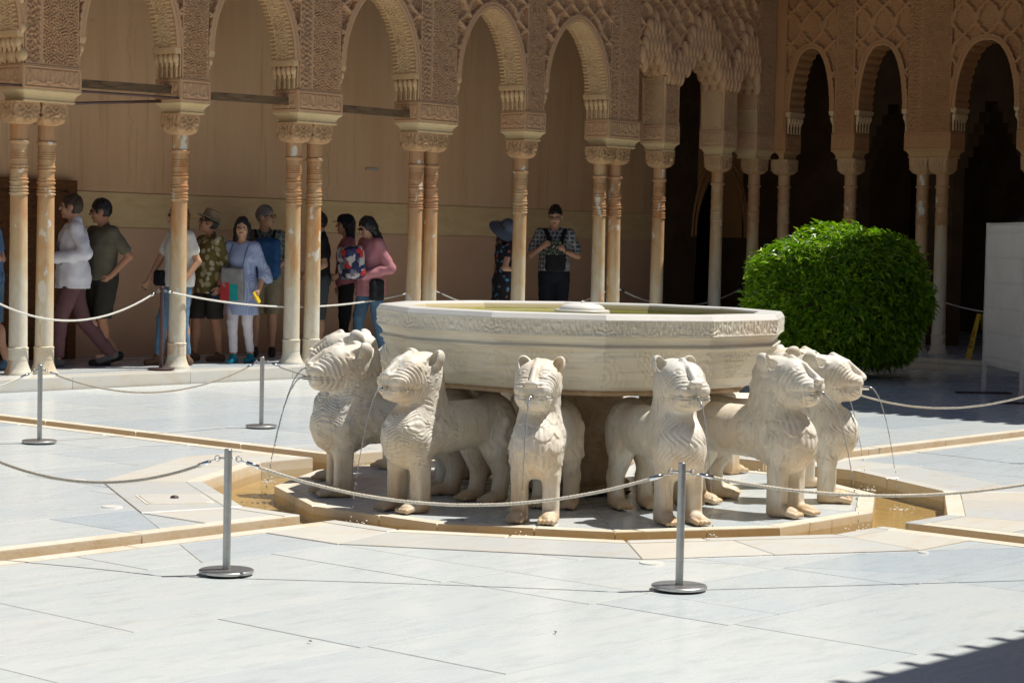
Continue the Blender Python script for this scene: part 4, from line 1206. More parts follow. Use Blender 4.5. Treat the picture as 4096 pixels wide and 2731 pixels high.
# ------------------------------------------------------------------ fountain basin
fb = thing('fountain_basin', 'large twelve-sided marble basin with carved inscription band, full of greenish water', 'fountain', (0, 0, 0))
def ringpt(k, Rad): a = R_(15 + 30*k); return np.array((Rad*math.cos(a), Rad*math.sin(a)))
prof = [(1.085, 0.712), (1.118, 0.716), (1.135, 0.722), (1.212, 0.785), (1.266, 0.893), (1.298, 0.962), (1.306, 0.968), (1.318, 0.972), (1.322, 0.981), (1.316, 0.990), (1.300, 0.996), (1.300, 1.006), (1.306, 1.020), (1.318, 1.036), (1.330, 1.044), (1.333, 1.047), (1.333, 1.0535)]
pr = np.array(prof); seg = np.r_[0, np.cumsum(np.hypot(*np.diff(pr, axis=0).T))]
ls = np.unique(np.r_[seg, np.linspace(seg[2], seg[5], 34)]); PR = np.interp(ls, seg, pr[:, 0]); PZs = np.interp(ls, seg, pr[:, 1])
V = []; Q = []; NT_ = 66
for k in range(12):
    ca = R_(30 + 30*k); nrm = np.array((math.cos(ca), math.sin(ca)))
    base = len(V)
    for j in range(len(ls)):
        A, B = ringpt(k, PR[j]), ringpt(k+1, PR[j])
        half = np.linalg.norm(B - A)/2
        for i in range(NT_ + 1):
            t = i/NT_; p = A + (B - A)*t; x = (t - 0.5)*2*half; z = PZs[j]; dsp = 0.0
            if 0.735 < z < 0.955:
                kw = 0.135*(z - 0.735)/0.22 + 0.012
                if abs(x) < kw and z > 0.76: dsp = -0.0065*(1 if (math.sin(x*2*PI/0.034 + (1.57 if int(z*58) % 2 else 0)) > 0.15) else -0.2)
                xe = half - abs(x)
                r = math.hypot(xe*1.0, (z - 0.80)*0.85)
                env = 0.17*(0.955 - z)/0.22 + 0.025*abs(math.sin(z*60))
                if xe < env: dsp += 0.0035*math.sin(r*2*PI/0.036)
                if abs(xe - env) < 0.012: dsp += 0.004
            V.append((p[0] + nrm[0]*dsp, p[1] + nrm[1]*dsp, z))
    for j in range(len(ls)-1):
        for i in range(NT_):
            a = base + j*(NT_+1) + i; Q.append((a, a+1, a+NT_+2, a+NT_+1))
me = npmesh('bowl', V, Q, True)
try: me.set_sharp_from_angle(angle=0.45)
except Exception: pass
put('bowl', me, M_BASIN, fb)
for k in range(12):
    A, B = ringpt(k, 1.34), ringpt(k+1, 1.34); w = float(np.linalg.norm(B-A)); U = np.append((B-A)/w, 0)
    def hf(X, Y, w=w, k=k):
        e = np.minimum(X, w-X)
        up = samp(LETTERS, X/0.30 + k*0.29, Y/0.40 + k*0.13)
        al = sstep(0.45, 0.85, np.sin(X*2*PI/0.041 + 2.6*np.sin(X*13 + k)))*sstep(0.034, 0.040, Y)
        kn = samp(TURING, e/0.34 + 0.2, Y/0.34)
        H = 0.0036*np.maximum(up, al*1.6-0.6); H = np.where(e < 0.07, 0.0036*kn, H)
        ed = np.minimum(Y, 0.0941-Y); return np.where(ed < 0.006, 0.003, H)
    relief('inscribed_panel', np.append(A, 1.0535), U, (0,0,1), w, 0.0941, hf, 0.0052, M_BASIN, fb)
V = []; Q = []
rp = [(1.3425, 1.1476), (1.341, 1.151), (1.323, 1.178), (1.315, 1.182), (1.185, 1.183), (1.172, 1.179), (1.165, 1.168)]
for R0, z in rp:
    for k in range(12): q = ringpt(k, R0); V.append((q[0], q[1], z))
for j in range(len(rp)-1):
    for k in range(12): Q.append((j*12+k, j*12+(k+1) % 12, (j+1)*12+(k+1) % 12, (j+1)*12+k))
put('rim', npmesh('rim', V, Q, False), M_RIM, fb)
V = []; Q = []
rp = [(1.165, 1.168), (1.150, 1.130), (1.10, 1.075), (0.5, 1.05), (0.01, 1.05)]
for R0, z in rp:
    for k in range(12): q = ringpt(k, R0); V.append((q[0], q[1], z))
for j in range(len(rp)-1):
    for k in range(12): Q.append((j*12+k, j*12+(k+1) % 12, (j+1)*12+(k+1) % 12, (j+1)*12+k))
put('bowl_inside', npmesh('bowl_inside', V, Q, False), M_INNER, fb)
MB().lathe([(1.09, 0.682), (1.10, 0.70), (1.09, 0.714), (0.3, 0.714)], 12, a0=R_(15)).build('underside', M_PED, fb)
MB().lathe([(0.34, 0.0), (0.34, 0.05), (0.285, 0.08), (0.275, 0.3), (0.278, 0.6), (0.30, 0.69)], 32).build('pedestal', M_PED, fb, True, 0.5)
col_ = MB().lathe([(0.180, 1.09), (0.182, 1.16), (0.176, 1.168), (0.150, 1.168)], 40)
for i in range(8):
    a = R_(20 + 45*i); col_.torus((0.181*math.cos(a), 0.181*math.sin(a), 1.128), 0.012, 0.004, (math.cos(a), math.sin(a), 0), 10, 5)
col_.build('collar', M_RIM, fb, True, 0.5)
MB().lathe([(0.150, 1.166), (0.149, 1.178), (0.136, 1.192), (0.11, 1.203), (0.07, 1.210), (0.02, 1.213), (0.001, 1.213)], 40).lathe([(0.008, 1.21), (0.009, 1.221), (0.004, 1.226), (0.0005, 1.227)], 10).build('dome', M_RIM, fb, True)
bw = sheet([dode(1.152)], 1.128, 'water', M_WATER2); tag(bw, kind='structure')

# ------------------------------------------------------------------ the twelve lions
def rotm(ax, a): return np.array(Matrix.Rotation(a, 3, ax))
def lion_mesh(style, seed=0):
    r = random.Random(seed); J = lambda v: r.uniform(-v, v)
    S = SDF((-0.62, -0.27, -0.01), (0.66, 0.27, 1.01), 0.0066)
    K = 0.05; hw = 0.128 + J(0.006); mz = J(0.010); er = J(0.010)
    S.cap((-0.40, 0, 0.500), (0.20, 0, 0.480), 0.150, 0.158, K)                      # barrel
    S.ell((-0.42, 0, 0.51), (0.145, 0.150, 0.165), K)                                 # rump
    S.ell((0.325, 0, 0.445), (0.200, 0.165, 0.195), K)                                # chest
    S.cap((0.245, 0, 0.56), (0.255, 0, 0.80), 0.142, 0.122, K)                        # neck and mane
    S.cap((0.15, 0, 0.60), (0.185, 0, 0.85), 0.105, 0.098, K)
    S.rbox((0.305, 0, 0.818), (0.155, hw, 0.122), 0.100, K)                           # skull
    S.rbox((0.415, 0, 0.778+mz), (0.130, hw*0.90, 0.084), 0.070, 0.05, rotm('Y', 0.36))   # muzzle on a long sloping face
    S.ell((0.415, 0, 0.700), (0.112, 0.095, 0.046), 0.035)                            # lower jaw
    for s in (-1, 1):
        S.cap((0.325, s*0.092, 0.42), (0.33, s*0.100, 0.26), 0.080, 0.060, 0.045)     # fore legs
        S.rbox((0.33, s*0.102, 0.15), (0.056, 0.050, 0.15), 0.022, 0.02)
        S.ell((0.385, s*0.102, 0.034), (0.10, 0.054, 0.036), 0.02)
        for j in range(4):
            yy = s*0.102 + (j-1.5)*0.0275
            S.cap((0.425, yy, 0.030), (0.484, yy, 0.020), 0.0185, 0.016, 0.003)
        S.ell((-0.40, s*0.088, 0.43), (0.145, 0.080, 0.185), 0.04)                    # thigh
        S.cap((-0.33, s*0.102, 0.33), (-0.405, s*0.105, 0.19), 0.078, 0.056, 0.04)
        S.cap((-0.415, s*0.105, 0.19), (-0.385, s*0.105, 0.05), 0.055, 0.058, 0.03)
        S.ell((-0.335, s*0.105, 0.034), (0.10, 0.056, 0.036), 0.02)
        for j in range(4):
            yy = s*0.105 + (j-1.5)*0.0275
            S.cap((-0.295, yy, 0.030), (-0.240, yy, 0.020), 0.0185, 0.016, 0.003)
        # ears: thick upright cups opening forward, on the back corners of the head
        Re = rotm('X', -s*0.50) @ rotm('Z', s*0.30)
        S.ell((0.215, s*(0.105+er), 0.905), (0.062, 0.044, 0.070), 0.008, Re)
        S.ell((0.252, s*(0.110+er), 0.914), (0.060, 0.031, 0.052), 0.003, Re, 'sub')
        # brow, lids, nostrils, cheek pads
        S.cap((0.395, s*0.024, 0.922), (0.315, s*0.112, 0.895), 0.011, 0.010, 0.010)
        S.ell((0.405, s*0.068, 0.886), (0.028, 0.034, 0.012), 0.005, rotm('Y', 0.55))
        S.ell((0.545, s*0.025, 0.815+mz), (0.020, 0.022, 0.017), 0.006)
        S.ell((0.563, s*0.026, 0.815+mz), (0.009, 0.009, 0.007), 0.003, None, 'sub')
        S.ell((0.485, s*0.070, 0.785), (0.052, 0.046, 0.030), 0.02)
    S.cap((0.345, 0, 0.942), (0.44, 0, 0.902), 0.024, 0.019, 0.012)                   # bridge of the nose
    S.cap((0.44, 0, 0.902), (0.530, 0, 0.830+mz), 0.018, 0.022, 0.010)
    S.ell((0.540, 0, 0.818+mz), (0.022, 0.034, 0.017), 0.01)
    S.rbox((0.50, 0, 0.740), (0.10, 0.160, 0.019), 0.014, 0.006, None, 'sub')         # mouth: a shallow band with teeth
    S.rbox((0.405, 0, 0.738), (0.131, hw*0.86, 0.030), 0.030, 0.004)
    pts = [(-0.555, 0.0, 0.54), (-0.575, 0.03, 0.40), (-0.53, 0.10, 0.31), (-0.40, 0.166, 0.33), (-0.33, 0.172, 0.42), (-0.38, 0.168, 0.50)]
    for p, q in zip(pts[:-1], pts[1:]): S.cap(p, q, 0.022, 0.020, 0.015)              # tail over the thigh
    S.ell(pts[-1], (0.03, 0.022, 0.045), 0.015)
    S.plane((0, 0, -1), 0.0)
    V, Q = S.mesh(); V = relax(V, Q, 1, 0.35)
    N = vnormals(V, Q); x, y, z = V.T
    ay = np.abs(y)
    # wrinkles sweeping from the nose round the corner of the mouth
    wl_ = 0.027 + J(0.004)
    dm = np.hypot((x - 0.530), (z - 0.752)*1.10)
    face = sstep(0.30, 0.34, x)*sstep(0.668, 0.69, z)*(1 - sstep(0.868, 0.880, z))*sstep(0.026, 0.042, ay)
    D = 0.0050*np.sin(dm*2*PI/wl_ + J(2.0))*face*sstep(0.045, 0.06, dm)
    mouth = (np.abs(z - 0.740) < 0.021) & (x > 0.34) & (ay > 0.022)
    D = np.where(mouth, 0.003*np.sign(np.sin((x*0.8 + ay*0.6)*2*PI/0.030)) - 0.007*(np.abs(z - 0.737) < 0.004), D)
    de = np.hypot((ay - 0.068)/1.8, (z - 0.886)); D = np.where((de < 0.021) & (x > 0.34), 0.0022*np.sin(de*2*PI/0.016), D)
    # mane on neck and chest
    ang = np.arctan2(y, x - 0.18) + J(0.4)
    mane = sstep(0.262, 0.30, z)*(1 - sstep(0.86, 0.90, z))*sstep(0.03, 0.07, x)
    mane *= 1 - sstep(0.30, 0.33, x)*sstep(0.672, 0.695, z)
    mane *= 1 - 0.85*sstep(0.37, 0.41, x)*sstep(0.57, 0.63, z)
    p0 = J(3.0)
    if style == 'wavy':
        tri = np.abs(((ang*2.3 + 0.5*np.sin(z*15 + p0)) % 2) - 1); ph = z/0.0215 + 2.2*tri + 0.5*np.sin(ang*9 + z*33) + 0.5*np.floor(z/0.095 + 0.5*np.sin(ang*3.3 + p0) + 0.3*np.sin(ang*7))
        D = D + mane*0.0042*np.sin(ph*2*PI) + mane*0.0035*np.sin(z*61 + 3*np.sin(ang*3.7 + p0))*np.sin(ang*5 + z*11)
    elif style == 'scale':
        row = z/0.082 + 0.10*np.sin(ang*3 + p0); ri = np.floor(row); u = ang/(2*PI)*13 + 0.5*(ri % 2) + 0.12*np.sin(ri*2.3 + ang); fu = np.abs(u - np.floor(u) - 0.5)*2
        tip = row - ri - 0.50*fu**2
        D = D + mane*(0.0095*np.clip(1.0 - np.abs((tip % 1.0)), 0, 1) - 0.006) + mane*0.0022*np.sin(u*2*PI*4)
    else:
        ph = ang*9 + 1.3*np.sin(z*36 + p0) + 0.6*np.sin(z*19 + ang*3)
        D = D + mane*0.0046*np.sin(ph*2*PI/1.15)*(0.55 + 0.45*np.sin(z*62 + 3*np.sin(ang*2 + p0)))
    dt = np.hypot((x + 0.40), (z - 0.43)*0.8); D = D - 0.006*np.exp(-((dt - 0.140)/0.012)**2)*sstep(0.06, 0.10, ay)
    # wear and chips
    brk = np.clip(0.62 + 0.75*samp(SOFTN, x*2.1 + seed*0.37, z*2.3 + y*1.7), 0.12, 1.1); D = D*np.where(x > 0.36, 0.5 + 0.5*brk, brk)
    wear = samp(SOFTN, x*1.3 + seed*0.37, z*1.3 + y*0.9)*0.0008
    V = V + N*(D + wear)[:, None]
    return npmesh('lion_body', V, Q, True)
LM = {}
def lion_variant(style, seed):
    if (style, seed) not in LM: LM[(style, seed)] = lion_mesh(style, seed)
    return LM[(style, seed)]
spout_me = MB().tube([(0.48, 0, 0.742), (0.580, 0, 0.742)], 0.0135, 12).torus((0.578, 0, 0.742), 0.0125, 0.0032, (1, 0, 0), 12, 5).mesh('spout', True, 0.6)
def jet_mesh(seed, reach, fall=0.80):
    r = random.Random(seed); m = MB(); pts = []; rad = []
    z0 = 0.742; T = math.sqrt(2*fall/9.81); v = reach/T
    n = 26
    for i in range(n):
        t = T*0.80*i/(n-1)
        pts.append((0.580 + v*t + r.uniform(-.0015, .0015), r.uniform(-.0015, .0015)*(i > 2), z0 - 0.5*9.81*t*t))
        rad.append((0.0054 - 0.0030*i/n)*(1 + 0.22*math.sin(i*1.9 + seed)))
    m.tube(pts, rad, 6)
    for k in range(5):
        t = T*(0.82 + 0.035*k) + r.uniform(-.004, .004)
        q = r.uniform(0.0035, 0.006)
        m.ball((0.580 + v*t + r.uniform(-.004, .004), r.uniform(-.006, .006), z0 - 0.5*9.81*t*t), (q*0.8, q*0.8, q*1.7), 6, 5)
    return m.mesh('water_jet', True)
def splash_mesh(seed):
    r = random.Random(seed); m = MB()
    for k in range(34):
        a = r.uniform(0, 2*PI); d = abs(r.gauss(0, 0.06)); q = r.uniform(0.002, 0.0055)
        m.ball((d*math.cos(a), d*math.sin(a), r.uniform(0.0, 0.012) + (r.uniform(0.01, 0.04) if k % 6 == 0 else 0)), (q*1.3, q*1.3, q*0.8), 6, 4)
    return m.mesh('splash', True)
LIONS = [
 (150, 'scale', 'marble lion with scaled mane facing the camera in front of basin', 'middle lion facing the camera'),
 (180, 'wavy', 'wavy-maned marble lion looking left, second standing clear from left', 'second lion from left'),
 (120, 'tuft', 'marble lion just behind the right front barrier post, looking right', 'lion behind the front right post'),
 (90, 'scale', 'scale-maned marble lion seen from its side at the right of basin', 'right side lion'),
 (60, 'tuft', 'rightmost marble lion, its muzzle in front of the shaded floor', 'rightmost lion'),
 (210, 'wavy', 'leftmost near marble lion with wavy mane, beside the long channel', 'leftmost lion'),
 (240, 'wavy', 'marble lion mostly hidden behind the leftmost lion, tall ears showing', 'lion behind the leftmost one'),
 (30, 'tuft', 'marble lion whose ears show between the two right lions and bush', 'lion behind the right pair'),
 (270, 'wavy', 'marble lion whose face peeps out at the left edge of the basin', 'lion peeping at left of basin'),
 (0, 'tuft', 'marble lion behind basin at right, rump and hind legs showing under it', 'rear right lion'),
 (300, 'wavy', 'marble lion hidden behind basin, left of the pedestal', 'rear left lion'),
 (330, 'tuft', 'marble lion hidden straight behind the basin pedestal', 'rear middle lion')]
for i, (a, st, lab, sh) in enumerate(LIONS):
    al = -R_(a); ca, sa = math.cos(al), math.sin(al)
    t = thing('stone_lion', lab, 'lion statue', (1.285*ca, 1.285*sa, -0.018), al, 'twelve stone lions of the fountain')
    b = put('body', lion_variant(st, i if i < 7 else {'wavy': 5, 'tuft': 2, 'scale': 0}[st]), M_LION, t); put('spout', spout_me, M_CHROME, t)
    hs = 1.0 + ((i*37) % 7 - 3)*0.004
    if a == 240: hs = 1.045
    t.scale = (1.0, 0.91, hs)
    reach = 0.22 + 0.02*((i*5) % 4)
    j = put('water_jet', jet_mesh(i, reach), M_JET, None, (1.285*ca, 1.285*sa, -0.018), (0, 0, al))
    tag(j, 'thin water jet falling from the ' + sh, 'water jet', 'water jets of the lions')
    q = put('water_splash', splash_mesh(i), M_FOAM, None, ((1.865+reach)*ca, (1.865+reach)*sa, -0.062), (0, 0, al))
    tag(q, 'small splash of drops below the jet of the ' + sh, 'splash', 'splashes in the pool', 'stuff')
# ------------------------------------------------------------------ barrier posts and ropes
def post_meshes(r, h, br, mat_name):
    pole = MB().lathe([(r, 0.012), (r, h-0.004), (r-0.003, h), (0.001, h)], 20).mesh('pole', True, 0.6)
    base = MB().lathe([(br-0.035, 0.0), (br-0.03, 0.008), (br-0.002, 0.009), (br, 0.012), (br, 0.021), (br-0.004, 0.024), (r, 0.025)], 40).mesh('base_disc', True, 0.6)
    bar = MB().tube([(-0.046, 0, h-0.045), (0.046, 0, h-0.045)], 0.0045, 8)
    for s in (-1, 1): bar.torus((s*0.052, 0, h-0.047), 0.013, 0.0030, (0, 1, 0), 14, 6)
    return dict(pole=pole, base_disc=base, crossbar=bar.mesh('crossbar', True))
PM = post_meshes(0.0185, 0.595, 0.130, 'steel')
GM = post_meshes(0.022, 0.90, 0.150, 'dark')
POSTS = {'p1': (-4.075, -1.155), 'p2': (-2.81, -2.875), 'p3': (1.19, 4.37), 'p4': (-1.04, 4.40), 'p5': (4.08, -1.30), 'p6': (-0.9, -4.1), 'l0': (-4.62, 0.30), 'l1': (-2.6, 4.9), 'h1': (4.25, 1.0), 'h2': (3.0, 3.2)}
PL = {'p1': 'steel barrier post at front left of the fountain', 'p2': 'steel barrier post at front right, in front of a lion', 'p3': 'steel barrier post behind the leftmost lion, near the platform', 'p4': 'steel barrier post at far left near the paired columns', 'p5': 'steel barrier post at right edge, only its base disc showing',
      'p6': 'steel barrier post beyond the right picture edge', 'l0': 'steel barrier post beyond the left picture edge, nearer', 'l1': 'steel barrier post beyond the left picture edge, farther', 'h1': 'steel barrier post hidden behind the right lions', 'h2': 'steel barrier post hidden behind the basin'}
order = ['p6', 'p2', 'p1', 'l0']; order2 = ['l1', 'p4', 'p3', 'h2', 'h1', 'p5']
def stand(name, M, mat, x, y, z, rz, lab, cat, grp, matb=None):
    t = thing(name, lab, cat, (x, y, z), rz, grp)
    put('pole', M['pole'], mat, t); put('base_disc', M['base_disc'], mat, t); put('crossbar', M['crossbar'], matb or mat, t)
    return t
headings = {}
for seq in (order, order2):
    for i, k in enumerate(seq):
        a = POSTS[seq[max(0, i-1)]]; b = POSTS[seq[min(len(seq)-1, i+1)]]
        headings[k] = math.atan2(b[1]-a[1], b[0]-a[0])
for k, (x, y) in POSTS.items():
    stand('barrier_post', PM, M_STEEL, x, y, 0.002, headings[k], PL[k], 'barrier post', 'steel barrier posts around the fountain', M_CHROME)
def sag_pts(p, q, sag, n=60):
    p = Vector(p); q = Vector(q); out = []
    for i in range(n+1):
        t = i/n; out.append(p.lerp(q, t) - Vector((0, 0, sag*4*t*(1-t))))
    return out
def rope(p, q, sag, rad, mat, lab, grp, twist=True, clips=True):
    p = Vector(p); q = Vector(q); L = (q-p).length
    t = thing('barrier_rope', lab, 'rope', tuple((p+q)/2 - Vector((0,0,sag))), 0, grp)
    n = int(L/0.011) if twist else 60
    pts = sag_pts(p, q, sag, n)
    c0 = t.location
    d = (q-p).normalized(); a = d.cross(Vector((0,0,1))).normalized(); b = a.cross(d)
    i0 = max(1, int(n*0.075/L)) if clips else 0
    mb = MB()
    if twist:
        for s in range(3):
            sp = []
            for i in range(i0, n+1-i0):
                ph = 2*PI*(i*L/n)/0.052 + s*2*PI/3
                sp.append(pts[i] - c0 + (a*math.cos(ph) + b*math.sin(ph))*rad*0.5)
            mb.tube(sp, rad*0.60, 5)
    else: mb.tube([x - c0 for x in pts], rad, 6)
    mb.build('cord', mat, t, True)
    if clips:
        for e in (0, 1):
            pa = pts[0] if e == 0 else pts[-1]; pb = pts[i0+2] if e == 0 else pts[-i0-3]
            m = MB(); v = (pb-pa)
            m.tube([pa - c0, pa + v*0.35 - c0], 0.003, 6)
            m.tube([pa + v*0.33 - c0, pb - c0], [rad*1.15, rad*1.35], 10)
            m.build('end_clip', M_CHROME, t, True)
def eye(k, toward):
    h = headings[k]; x, y = POSTS[k]; tx, ty = POSTS[toward]
    s = 1 if (tx-x)*math.cos(h) + (ty-y)*math.sin(h) > 0 else -1
    return (x + s*0.062*math.cos(h), y + s*0.062*math.sin(h), 0.545)
ROPES = [('p1', 'p2', 0.178, M_ROPE, 'twisted rope sagging across the front of the fountain between two posts'),
         ('p2', 'p6', 0.118, M_ROPE, 'twisted rope running right from the front right post'),
         ('l0', 'p1', 0.150, M_ROPE_G, 'rope sagging to the left edge from the front left post'),
         ('p4', 'p3', 0.20, M_ROPE_G, 'rope sagging between the two far posts before the platform'),
         ('l1', 'p4', 0.19, M_ROPE_W, 'rope running to the left edge from the far left post'),
         ('p3', 'h2', 0.20, M_ROPE_G, 'rope running from the far post behind the lions'),
         ('h2', 'h1', 0.19, M_ROPE, 'rope end showing between basin and right lions'),
         ('h1', 'p5', 0.20, M_ROPE, 'rope sagging across the shaded floor at right')]
for a, b, sg, mt, lab in ROPES:
    rope(eye(a, b), eye(b, a), sg, 0.0082, mt, lab, 'ropes around the fountain')
# barrier in the gallery: dark posts, white rope
GP = {'g0': (1.55, 9.00), 'g1': (3.98, 9.03), 'g2': (8.75, 9.55), 'g3': (12.6, 9.55), 'g4': (16.4, 9.9), 'g5': (16.4, 6.9), 'g6': (16.3, 4.0)}
GL = {'g0': 'dark barrier post in the gallery beyond the left edge', 'g1': 'dark brown barrier post left of woman in white T-shirt', 'g2': 'dark barrier post hidden behind the paired columns left of basin', 'g3': 'dark barrier post behind the pair right of the reading man', 'g4': 'dark barrier post in the shaded gallery corner', 'g5': 'dark barrier post in shade behind bush', 'g6': 'dark barrier post behind notice board'}
gk = list(GP)
for i, k in enumerate(gk):
    a = GP[gk[max(0, i-1)]]; b = GP[gk[min(len(gk)-1, i+1)]]
    stand('gallery_post', GM, M_DARKPOST, GP[k][0], GP[k][1], PZ+0.002, math.atan2(b[1]-a[1], b[0]-a[0]), GL[k], 'barrier post', 'dark barrier posts in the gallery', M_STEEL)
sags = [0.30, 0.20, 0.33, 0.28, 0.25, 0.25]
rl = ['white rope sagging deeply in front of man in olive polo', 'white rope stretched in front of the visitors right of single column', 'white rope in the gallery rising to the pair right of reading man', 'white rope in the shaded gallery behind slender columns', 'white rope in shade behind bush', 'white rope in shade left of notice board']
for i in range(len(gk)-1):
    p = Vector((*GP[gk[i]], PZ+0.855)); q = Vector((*GP[gk[i+1]], PZ+0.855)); d = (q-p).normalized()*0.065
    rope(p+d, q-d, sags[i], 0.011, M_ROPE_W, rl[i], 'ropes in the gallery', twist=(i < 2))

# ------------------------------------------------------------------ clipped bush
bu = thing('clipped_bush', 'round clipped bright green bush behind the right lions', 'bush', (11.80, 5.355, 0))
def bush(C, RX_, RZ_, n, seed):
    r = np.random.default_rng(seed)
    d = r.normal(size=(n, 3)); d /= np.linalg.norm(d, axis=1)[:, None]; d = d[d[:, 2] > -0.93]; n = len(d)
    lump = 1 + 0.05*np.sin(d[:, 0]*6 + 1)*np.sin(d[:, 1]*5) + 0.04*np.sin(d[:, 2]*8 + d[:, 0]*4) + 0.035*np.sin(d[:, 0]*15 + 2*d[:, 2])*np.sin(d[:, 1]*13 + d[:, 2]*11)
    dep = 1 - np.abs(r.normal(size=n))*0.085; dep = np.where(r.random(n) < 0.05, dep + 0.05, dep)
    sq = np.maximum(np.abs(d).max(1), 0.7)**-0.2
    P = np.array(C) + d*np.array((RX_, RX_, RZ_))*(lump*dep*sq)[:, None]
    keep = P[:, 2] > 0.05; P = P[keep]; d = d[keep]; n = len(P)
    ln = 0.06 + 0.08*r.random(n)**1.3; wd = ln*r.uniform(0.30, 0.40, n)
    nt_ = d*0.55 + np.array((0.18, -0.1, 0.55)) + r.normal(size=(n, 3))*0.42; nt_ /= np.linalg.norm(nt_, axis=1)[:, None]
    dirs = d*0.5 + r.normal(size=(n, 3))*0.6 + np.array((0, 0, 0.2)); dirs -= nt_*(dirs*nt_).sum(1)[:, None]; dirs /= np.linalg.norm(dirs, axis=1)[:, None]
    side = np.cross(nt_, dirs); nn = nt_
    b = P; m = P + dirs*(ln*0.5)[:, None] - nn*(ln*0.06)[:, None]; t = P + dirs*ln[:, None] - nn*(ln*0.02)[:, None] - np.array((0, 0, 1))*(ln*0.12)[:, None]
    l = P + dirs*(ln*0.45)[:, None] + side*(wd/2)[:, None] + nn*(ln*0.05)[:, None]; q = P + dirs*(ln*0.45)[:, None] - side*(wd/2)[:, None] + nn*(ln*0.05)[:, None]
    V = np.stack([b, m, t, l, q], 1).reshape(-1, 3); I = np.arange(n)*5
    F = np.concatenate([np.stack([I, I+1, I+3], 1), np.stack([I+1, I+2, I+3], 1), np.stack([I, I+4, I+1], 1), np.stack([I+1, I+4, I+2], 1)])
    return npmesh('foliage', V, F, False)
put('crown', bush((0, 0, 0.98), 1.10, 0.89, 29000, 4), M_LEAF, bu)
inner = MB().ball((0, 0, 1.00), (0.84, 0.84, 0.70), 24, 16); inner.build('dark_core', M_BARK, bu)  # solid dark ball added inside the leaves to stop see-through
tr = MB()
for i in range(7):
    a = i*0.9; tr.tube([(0.05*math.cos(a), 0.05*math.sin(a), -0.02), (0.12*math.cos(a), 0.12*math.sin(a), 0.3), (0.5*math.cos(a), 0.5*math.sin(a), 0.8)], [0.04, 0.03, 0.012], 7)
tr.build('trunk', M_BARK, bu, True)

# ------------------------------------------------------------------ notice board, caution sign, spotlight, box
def board_mat():
    t = NT('board_back', 0.7, 0.3); xyz = t.xyz(); x, z = xyz[0], xyz[2]
    base = t.mix(t.ramp(t.noise(None, 3, 4, 0.6), [(0.35, 0.0), (0.7, 1.0)]), (0.56, 0.53, 0.48), (0.50, 0.47, 0.42))
    row = t.math('ABSOLUTE', t.math('SUBTRACT', t.math('FRACT', t.math('MULTIPLY', z, 3.6)), 0.55))
    band = t.math('LESS_THAN', row, 0.06)
    let = t.ramp(t.noise(t.map(t.tc(), (90, 1, 26)), 1.0, 2, 0.5), [(0.46, 0.0), (0.52, 1.0)])
    f = t.math('MULTIPLY', t.math('MULTIPLY', band, let), 0.30)
    t.color(t.mix(f, base, (0.24, 0.22, 0.20))); return t.m
M_BOARD = board_mat()
M_ALU = simple('aluminium', (0.62, 0.62, 0.60), 0.45, 0.5, 0.6, 0.06)
nb = thing('notice_board', 'white standing notice board at right edge in the shade', 'notice board', (10.72, 2.76, 0), math.atan2(-1.06, -1.14) + PI)
# local x runs along the board to the right of the picture (negative court x), y is thickness
bx0 = 0.0
L = -1.5
MB().box(L, -0.02, -0.012, 0.012, 0.36, 1.90).build('panel', M_BOARD, nb)
MB().box(-0.02, 0.016, -0.022, 0.022, 0.02, 1.93).build('upright', M_ALU, nb); MB().box(L-0.035, L, -0.022, 0.022, 0.02, 1.93).build('upright', M_ALU, nb)
MB().box(L, -0.02, -0.016, 0.016, 1.90, 1.925).build('top_rail', M_ALU, nb); MB().box(L, -0.02, -0.016, 0.016, 0.335, 0.36).build('bottom_rail', M_ALU, nb)
for x in (0.0, L-0.018):
    MB().box(x-0.05, x+0.05, -0.32, 0.32, 0.0, 0.02).build('foot', M_DARKPOST, nb)
M_YEL = simple('yellow_plastic', (0.62, 0.45, 0.02), 0.4, 0.4, 0, 0.05)
M_RED = simple('red_print', (0.55, 0.06, 0.02), 0.5, 0.3, 0, 0.05)
M_BLK = simple('black_print', (0.02, 0.02, 0.02), 0.5, 0.3, 0, 0.05)
cs = thing('caution_sign', 'yellow folding wet floor sign half hidden behind notice board', 'sign', (15.30, 5.27, PZ), R_(-90 - 49))
for s in (-1, 1):
    vs = [(-0.15, s*0.14, 0), (0.15, s*0.14, 0), (0.095, s*0.012, 0.62), (-0.095, s*0.012, 0.62)]
    vv = vs + [(x, y + 0.012*s, z) for x, y, z in vs]
    MB().add(vv, [(0,1,2,3), (7,6,5,4), (0,4,5,1), (1,5,6,2), (2,6,7,3), (3,7,4,0)]).build('panel', M_YEL, cs)
def on_panel(u, z, o=0.0145): 
    t_ = z/0.62; return (u, -(0.14 + (0.012-0.14)*t_) - o, z)
MB().tube([on_panel(-0.055, 0.30), on_panel(0.055, 0.30), on_panel(0, 0.40), on_panel(-0.055, 0.30)], 0.006, 5).build('warning_triangle', M_RED, cs)
def text(body, size, loc, rot, mat, par):
    cu = bpy.data.curves.new('lettering', 'FONT'); cu.body = body; cu.size = size; cu.align_x = 'CENTER'; cu.extrude = 0.0005
    tmp = bpy.data.objects.new('lettering_curve', cu); COL.objects.link(tmp); bpy.context.view_layer.update()
    me = bpy.data.meshes.new_from_object(tmp.evaluated_get(bpy.context.evaluated_depsgraph_get())); bpy.data.objects.remove(tmp)
    me.materials.clear(); return put('lettering', me, mat, par, loc, rot)
tilt = PI/2 - math.atan2(0.128, 0.62)
text('SUELO', 0.055, on_panel(0, 0.21, 0.015), (tilt, 0, 0), M_BLK, cs); text('MOJADO', 0.05, on_panel(0, 0.15, 0.015), (tilt, 0, 0), M_BLK, cs)
